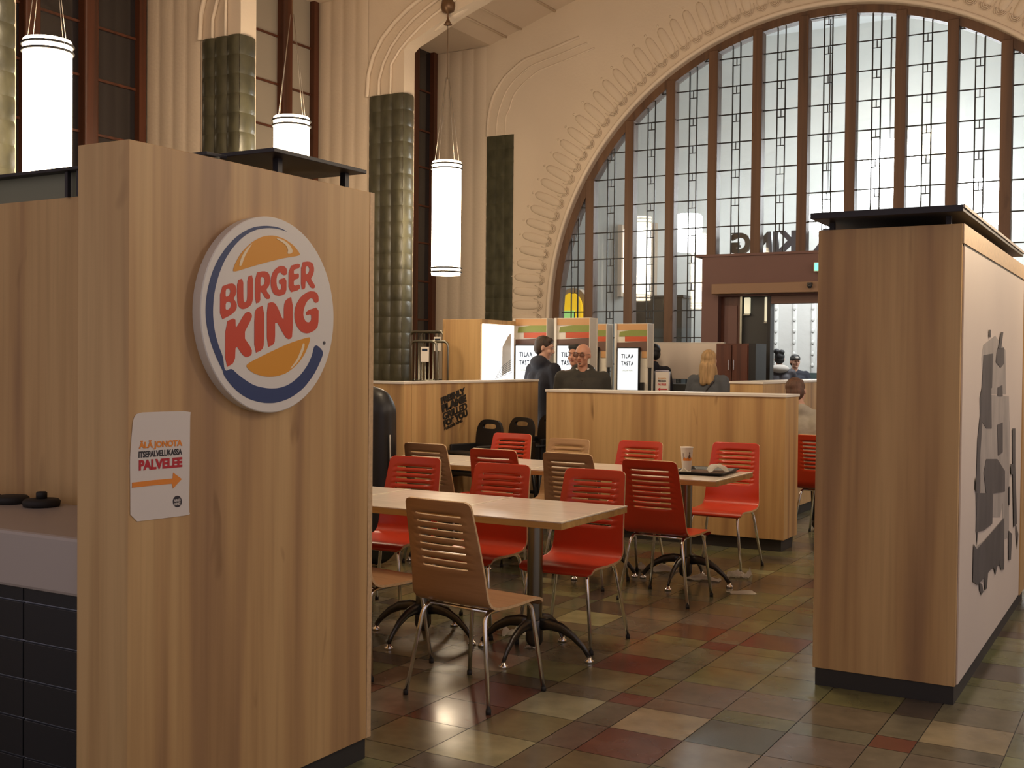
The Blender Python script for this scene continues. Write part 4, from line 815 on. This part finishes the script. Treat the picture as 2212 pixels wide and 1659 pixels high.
# ================= LIGHT BOX =================
t=thing('light_box','oak cased light box with glowing picture left of the kiosks','light box')
B('case','oak',t,-6.87,-6.39,10.42,11.15,.08,2.01,bev=.003); B('top_rail','oak',t,-6.39,-6.372,10.42,11.15,1.965,2.01); B('glow_panel','lightbox',t,-6.385,-6.376,10.45,11.12,.6,1.962,bev=.003); B('plinth','plinth',t,-6.85,-6.41,10.45,11.12,0,.08)
pic=[[(10.86,1.72),(10.98,1.84),(11.05,1.88),(11.05,1.46),(10.86,1.40)],[(10.72,1.36),(10.80,1.40),(10.88,1.42),(11.05,1.47),(11.05,1.42),(10.86,1.37)]]
shape('printed_truck',[pic[0]],.001,YZ(-6.374),'kside',t)
for i in range(7): shape('printed_line',[[(10.70+.02*i,1.365+.02*i),(11.1,1.44+.025*i),(11.1,1.446+.025*i),(10.70+.02*i,1.371+.02*i)]],.001,YZ(-6.3735),'slate',t)
# ================= ORDER KIOSKS =================
def kiosk(x0,y,w,label):
    t=thing('order_kiosk',label,'kiosk',(x0,y,0),0,'self order kiosks')
    H=2.045; D=.16
    B('back_panel','kwhite',t,0,w,.03,.06,.05,H,bev=.003); B('left_frame','kwhite',t,0,.025,0,.06,.05,H)
    B('side_panel','kside',t,w,w+.012,0,D,1.50,H,bev=.003); B('side_post','kwhite',t,w-.004,w+.014,D,D+.025,0,H)
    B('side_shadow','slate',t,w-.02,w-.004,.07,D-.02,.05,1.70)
    def band(n,pts,m): shape(n,[pts],.004,basis((0,.026,0),(1,0,0),(0,0,1)),m,t)
    band('tan_band',[(.025,1.965),(w,1.965),(w,H-.005),(.025,H-.005)],'ktan')
    band('green_band',[(.05,1.885),(w,1.89),(w,1.965),(.22,1.965),(.06,1.945)],'kgreen')
    band('red_band',[(.13,1.825),(w,1.825),(w,1.885),(.13,1.885)],'kred')
    band('brown_band',[(.025,1.70),(w,1.70),(w,1.825),(.14,1.812),(.025,1.81)],'kbrown')
    s=B('screen','black',t,.05,.345,-.03,.024,1.20,1.752,bev=.006); 
    p=B('screen_glow','screen',s,.062,.333,-.033,-.0305,1.225,1.737)
    text('screen_text','TILAA',(.11,-.0345,1.615),(.165,0,0),(0,0,.052),'kblue',s,bold=.035,depth=.0008,space=1.3); text('screen_text','TASTA',(.11,-.0345,1.525),(.165,0,0),(0,0,.052),'kblue',s,bold=.035,depth=.0008,space=1.25)
    text('screen_text','ORDER HERE',(.125,-.0345,1.455),(.14,0,0),(0,0,.017),'kgreen',s,bold=0,depth=.0008)
    B('stripe','ktan',t,.36,w,.02,.03,1.62,1.70); B('body','kwhite',t,.03,w-.03,.06,.15,.05,1.2,bev=.01); B('foot','slate',t,-.02,w+.02,-.08,.22,0,.05,bev=.01)
    B('card_reader','black',t,.36,.40,-.03,.03,1.16,1.32,bev=.006)
    return t
kiosk(-6.44,11.2,.43,'leftmost order kiosk, partly hidden by the person in navy')
kiosk(-5.912,11.2,.43,'tall order kiosk right behind the bald man')
kiosk(-6.57,13.0,.44,'order kiosk squeezed in view behind the second one')
kiosk(-6.01,13.0,.435,'rightmost order kiosk with its whole screen in view')
# ================= COUNTER, CABINET, FRAMED SIGN =================
t=thing('service_counter','cream fronted service board above a dark counter left of the door','counter')
B('cream_board','cream',t,-5.80,-4.83,13.69,13.74,1.36,1.815,bev=.004); B('dark_shelf','slate',t,-5.80,-4.83,13.58,13.74,0,1.30,bev=.01); B('board_trim','white',t,-5.80,-4.83,13.685,13.745,1.815,1.825)
for x in (-5.75,-4.88): B('board_post','steel',t,x,x+.03,13.70,13.73,1.30,1.36)
t=thing('wood_cabinet','red brown cabinet with small handles beside the cream board','cabinet')
B('carcass','cabinet',t,-4.70,-4.30,13.05,13.45,0,1.80,bev=.004); B('side','lead',t,-4.30,-4.215,13.05,13.45,0,1.80)
for i,(x0,x1) in enumerate(((-4.69,-4.505),(-4.495,-4.31))):
    for z0,z1 in ((.05,1.30),(1.31,1.78)):
        d=B('door','cabinet',t,x0,x1,13.03,13.05,z0,z1,bev=.003); B('handle','chrome',d,x0+.02 if i else x1-.03,x0+.03 if i else x1-.02,13.01,13.03,(z0+z1)/2-.06,(z0+z1)/2+.06)
t=thing('framed_notice','small framed notice with red text standing behind the partition','notice',(-4.585,10.9,0))
B('board','paper',t,.012,.158,0,.008,1.0,1.47); 
for a in ((0,.012,-.004,.012,.98,1.485),(.158,.17,-.004,.012,.98,1.485),(0,.17,-.004,.012,1.473,1.485)): B('frame_bar','chrome',t,*a)
for z,m_,s in ((1.39,'ktan','ÄLÄ JONOTA'),(1.365,'ink','ITSEPALVELUKASSA'),(1.33,'crimson','PALVELEE')): text('notice_text',s,(.04,-.001,z),(.09,0,0),(0,0,.02),m_,t,bold=.03,depth=.001)
shape('notice_arrow',[[(.035,1.29),(.065,1.31),(.065,1.297),(.14,1.297),(.14,1.285),(.065,1.285),(.065,1.272)]],.001,basis((0,-.001,0),(1,0,0),(0,0,1)),'crimson',t)
B('stand','steel',t,.07,.10,0,.02,.05,1.0); B('stand_foot','steel',t,-.02,.19,-.1,.12,0,.05,bev=.01)
# ================= PEOPLE =================
def hand(bm,w,d,side,k):
    w=Vector(w); d=Vector(d).normalized(); s=Vector((side,0,0)); n=d.cross(s).normalized(); s=n.cross(d).normalized()
    cap_(bm,w,w+d*.045*k,.026*k,.03*k)
    for i,(o,l) in enumerate(((-.024,.072),(-.008,.082),(.008,.078),(.023,.062))):
        b_=w+d*.06*k+s*o*k; m_=b_+d*l*.5*k; cap_(bm,b_,m_,.0095*k,.009*k); cap_(bm,m_,m_+(d*.8+n*.5).normalized()*l*.5*k,.009*k,.0075*k)
    b_=w+d*.015*k-s*.026*k; cap_(bm,b_,b_+(d*.6-s*.7).normalized()*.05*k,.011*k,.009*k)
def person(name_lbl,loc,rz,h=1.75,top='navy',legm='trous',skin='skin',hair='hairb',style='short',arms=None,sit=False,lean=0,head_yaw=0,head_tilt=0,bulk=1.0,extra=None,look_down=0,side=0):
    k=h/1.75; t=thing('person',name_lbl,'person',loc,math.radians(rz))
    V=lambda x,y,z: Vector((x*k,y*k,z*k))
    dz=-.47 if sit else 0
    hipz=.93+dz if not sit else .50
    pel=V(0,0,hipz+.04); 
    def sp(z,y=0,x=0):   # point along the spine from the pelvis, leaned forward
        d=z-.97; return V(x-d*side,y+d*math.sin(lean),hipz+.04+d*math.cos(lean))
    waist=sp(1.10); chest=sp(1.30); neck=sp(1.48); hc=sp(1.635,.015); shl=[sp(1.415,0,s*.172*bulk**.35) for s in (-1,1)]
    if sit: legs=[[V(s*.095,0,.52),V(s*.12,.43,.50),V(s*.12,.42,.09)] for s in (-1,1)]
    else: legs=[[V(s*.095,0,.90),V(s*.105,.02,.50),V(s*.11,-.02,.09)] for s in (-1,1)]
    if arms is None: arms=[[(-.25,-.02,1.13),(-.24,.08,.88)],[(.25,-.02,1.13),(.24,.08,.88)]]
    AR_=[[V(a[0][0],a[0][1],a[0][2]+dz*0),V(a[1][0],a[1][1],a[1][2])] for a in arms]
    def build(infl,parts,bm=None):
        bm=bm or bmesh.new(); q=infl
        if 'torso' in parts:
            w=.105*bulk**.4*k
            for s in (-1,1):
                cap_(bm,pel+V(s*.065,0,0),waist+V(s*.055,0,0),(.098+q)*k,(.088+q)*k*bulk**.5); cap_(bm,waist+V(s*.055,0,0),chest+V(s*.075,0,0),(.088+q)*k*bulk**.5,(.098+q)*k*bulk**.4)
            cap_(bm,chest+V(-.075,0,-.01),shl[0]+V(.02,0,-.03),(.092+q)*k,(.056+q*.8)*k); cap_(bm,chest+V(.075,0,-.01),shl[1]-V(.02,0,.03),(.092+q)*k,(.056+q*.8)*k)
            for i in (0,1): cap_(bm,neck-V(0,.01,.045),shl[i]-V(0,0,.012),(.056+q*.8)*k,(.048+q*.9)*k)
            cap_(bm,chest,neck-V(0,0,.05),(.09+q)*k,(.055+q*.5)*k)
        if 'arms' in parts:
            for i in (0,1): cap_(bm,shl[i],AR_[i][0],(.050+q)*k,(.040+q)*k); cap_(bm,AR_[i][0],AR_[i][1],(.040+q)*k,(.027+q)*k)
        if 'legs' in parts:
            for L_ in legs:
                cap_(bm,L_[0],L_[1],(.085+q)*k,(.055+q)*k); cap_(bm,L_[1],L_[2],(.055+q)*k,(.036+q)*k)
        return bm
    bm=build(-.004,('torso','arms','legs'))
    cap_(bm,neck-V(0,0,.02),hc-V(0,.01,.06),.052*k,.05*k)
    Rh=Matrix.Rotation(math.radians(head_yaw),3,'Z')@Matrix.Rotation(math.radians(head_tilt),3,'Y')@Matrix.Rotation(math.radians(-look_down),3,'X')
    def H(x,y,z): return hc+Rh@V(x,y,z)
    ell(bm,H(0,-.012,.025),tuple(v*k for v in (.074,.094,.088)),Rh,3); ell(bm,H(0,.022,-.035),tuple(v*k for v in (.058,.068,.080)),Rh,3)
    cap_(bm,H(0,.083,.005),H(0,.104,-.024),.010*k,.014*k); ell(bm,H(0,.075,.033),tuple(v*k for v in (.045,.018,.012)),Rh,2); ell(bm,H(0,.066,-.088),tuple(v*k for v in (.026,.022,.020)),Rh,2)
    for s in (-1,1):
        ell(bm,H(s*.076,-.008,-.005),tuple(v*k for v in (.010,.019,.031)),Rh,2); ell(bm,H(s*.042,.062,-.028),tuple(v*k for v in (.020,.020,.020)),Rh,2)
    for i in (0,1):
        d=(AR_[i][1]-AR_[i][0]).normalized(); hand(bm,AR_[i][1]+d*.015,d,(-1,1)[i],k)
    for L_ in legs: cap_(bm,L_[2]-V(0,0,.03),L_[2]+V(0,.12,-.055),.03*k,.025*k)
    body=remesh('body',bm,skin,t,.008*k,2)
    for s in (-1,1):
        b=bmesh.new(); ell(b,H(s*.030,.0835,.008),tuple(v*k for v in (.012,.007,.007)),Rh,2); finish('eye',b,'eye',t)
        b=bmesh.new(); tube(b,[H(s*.016,.093,.030),H(s*.034,.090,.034),H(s*.052,.078,.028)],.0035*k,6); finish('eyebrow',b,hair if hair else 'hairb',t)
    b=bmesh.new(); ell(b,H(0,.089,-.052),tuple(v*k for v in (.022,.006,.006)),Rh,2); finish('lips',b,'lips',t)
    bm=build(.022,('torso','arms')); 
    low=.30 if not sit else .10
    for s in (-1,1): cap_(bm,pel+V(s*.075,0,0),pel+V(s*.085,0,-low*.5),(.118)*k,(.115)*k)
    cap_(bm,neck+V(-.02,-.02,-.015),neck+V(.02,-.02,-.015),.066*k); cap_(bm,neck+V(0,-.045,-.02),neck+V(0,-.05,.01),.055*k)
    if style=='hood': ell(bm,neck+V(0,-.055,.005),tuple(v*k for v in (.125,.075,.075)),None,3); cap_(bm,neck+V(-.07,.0,-.01),neck+V(-.05,.05,-.05),.04*k,.035*k); cap_(bm,neck+V(.07,.0,-.01),neck+V(.05,.05,-.05),.04*k,.035*k)
    remesh('jacket',bm,top,t,.012*k,5)
    bm=build(.016,('legs',)); cap_(bm,legs[0][0],legs[1][0],.1*k); remesh('trousers',bm,legm,t,.014*k,4)
    for L_ in legs:
        b=bmesh.new(); f=L_[2]; cap_(b,V(0,0,0)+Vector((f.x,f.y-.04*k,.045*k)),Vector((f.x,f.y+.13*k,.038*k)),.042*k,.036*k); cap_(b,Vector((f.x,f.y,.10*k)),Vector((f.x,f.y,.06*k)),.045*k)
        for v in b.verts: v.co.z=max(v.co.z,.001)
        finish('shoe',b,'shoe',t,smooth=True)
    if hair:
        bm=bmesh.new()
        ell(bm,H(0,-.022,.040),tuple(v*k for v in (.083,.096,.086)),Rh,3)
        if style in('short','hood'): ell(bm,H(0,-.05,-.01),tuple(v*k for v in (.080,.062,.075)),Rh,3); cap_(bm,H(-.03,.040,.085),H(.04,.036,.088),.030*k)
        if style=='long':
            ell(bm,H(0,-.045,-.04),tuple(v*k for v in (.088,.070,.12)),Rh,3); cap_(bm,H(-.055,-.05,-.08),H(-.075,-.03,-.20),.045*k,.035*k); cap_(bm,H(.055,-.05,-.08),H(.075,-.03,-.20),.045*k,.035*k); cap_(bm,H(-.03,-.075,-.06),H(-.04,-.10,-.24),.06*k,.04*k); cap_(bm,H(.03,-.075,-.06),H(.04,-.10,-.24),.06*k,.04*k)
        if style=='bun': ell(bm,H(0,-.05,-.01),tuple(v*k for v in (.078,.060,.07)),Rh,3); ell(bm,H(-.05,-.06,.125),tuple(v*k for v in (.05,.05,.045)),Rh,3); ell(bm,H(.03,-.06,.11),tuple(v*k for v in (.05,.05,.045)),Rh,3)
        remesh('hair',bm,hair,t,.009*k,2)
    if extra=='glasses':
        b=bmesh.new()
        for s in (-1,1):
            tube(b,[H(s*.034+.027*math.cos(a),.098,.006+.017*math.sin(a)) for a in [2*PI*i/16 for i in range(17)]],.0022*k,6,cap=False); tube(b,[H(s*.060,.096,.010),H(s*.079,.0,.012)],.002*k,6)
        tube(b,[H(-.008,.099,.010),H(.008,.099,.010)],.002*k,6); gl_=finish('glasses',b,'brass',t)
        for s in (-1,1): b=bmesh.new(); ell(b,H(s*.034,.098,.006),(.026*k,.002*k,.016*k),Rh,2); finish('lens',b,'lens',gl_)
        b=bmesh.new(); ell(b,H(0,.074,-.078),(.014*k,.016*k,.012*k),Rh,2); finish('beard',b,'hairb',t)
        for s in (-1,1):
            b=bmesh.new(); cap_(b,neck+V(s*.02,.055,-.06),neck+V(s*.055,.015,.02),.012*k,.014*k); finish('collar',b,'scarf',t,smooth=True)
        b=bmesh.new(); tube(b,[chest+V(0,.125,-.3),chest+V(0,.128,-.1),neck+V(0,.09,-.09)],.005*k,6); finish('zip',b,'steel',t)
    if extra=='strap':
        b=bmesh.new(); tube(b,[neck+V(.13,.0,-.02),neck+V(.10,-.11,-.09),chest+V(0,-.125,-.05),waist+V(-.12,-.10,.02),pel+V(-.16,-.05,.02)],.011*k,6,flat=(1,.5)); finish('bag_strap',b,'ink',t)
        b=bmesh.new(); cap_(b,neck+V(-.05,-.01,-.03),neck+V(.05,-.01,-.03),.066*k); finish('scarf',b,'greycoat',t,smooth=True)
    if extra=='hoodlight':
        bm=bmesh.new(); ell(bm,neck+V(0,-.07,.0),tuple(v*k for v in (.15,.08,.07)),None,3); finish('hood_trim',bm,'scarf',t,smooth=True)
    if extra=='cap':
        bm=bmesh.new(); ell(bm,H(0,-.01,.055),tuple(v*k for v in (.086,.10,.075)),Rh,3); ell(bm,H(0,.10,.045),tuple(v*k for v in (.06,.06,.008)),Rh,3); finish('cap',bm,'slate',t,smooth=True); 
        b=bmesh.new(); ell(b,H(0,.087,.068),(.03*k,.012*k,.02*k),Rh,2); finish('cap_badge',b,'scarf',t)
    return t
def face_cam(x,y): return math.degrees(math.atan2(-x*0+(-y),-x))-90
person('person in a navy coat seen from behind, turned to the kiosk screens',(-5.86,10.86,0),-25,1.83,'navy','trous','skinp','hairb','hood',arms=[[(-.25,-.03,1.12),(-.20,.16,.98)],[(.25,.0,1.13),(.18,.22,1.12)]],head_yaw=-45,look_down=14,bulk=1.25)
person('bald man with glasses in an olive jacket facing the camera',(-5.02,10.12,0),204,1.74,'olive','trous','skin',None,'hood',extra='glasses',head_yaw=-20,look_down=4,bulk=1.7)
person('person with black hair and a brown jacket behind the bald man',(-5.36,10.66,0),170,1.74,'brownco','jeans','skin','hairk','short',arms=[[(-.27,.06,1.15),(-.22,.24,1.30)],[(.25,-.02,1.13),(.24,.08,.88)]],head_yaw=10,bulk=1.1)
person('person in a dark navy jacket half hidden by the rightmost kiosk',(-5.66,13.38,0),60,1.80,'navy','trous','skin','hairk','short',head_yaw=20,bulk=1.6)
person('woman with long blond hair and a grey coat, seen from behind',(-4.27,11.62,0),-8,1.70,'greycoat','trous','skinp','hairy','long',extra='strap',head_yaw=15,bulk=1.1)
person('person in a beige jumper seated with back turned behind the partition',(-2.70,10.40,0),6,1.90,'beige','trous','skinp','hairr','short',arms=[[(-.28,.08,.72),(-.20,.34,.66)],[(.28,.10,.72),(.20,.36,.66)]],sit=True,lean=.15,head_tilt=-10,look_down=12,bulk=1.9,side=.40)
person('person with a black hair bun and pale hood, seen through the doorway',(-5.50,18.25,.0),20,1.76,'ink','trous','skinp','hairk','bun',arms=[[(-.28,.08,1.12),(-.20,.30,1.02)],[(.28,.10,1.12),(.20,.30,1.02)]],extra='hoodlight',bulk=1.4)
person('person in a dark cap and jacket, seen through the doorway',(-5.46,19.0,.0),215,1.72,'navy','trous','skinp','hairk','short',arms=[[(-.28,.08,1.12),(-.20,.30,1.10)],[(.28,.10,1.12),(.20,.30,1.10)]],extra='cap',bulk=1.3)
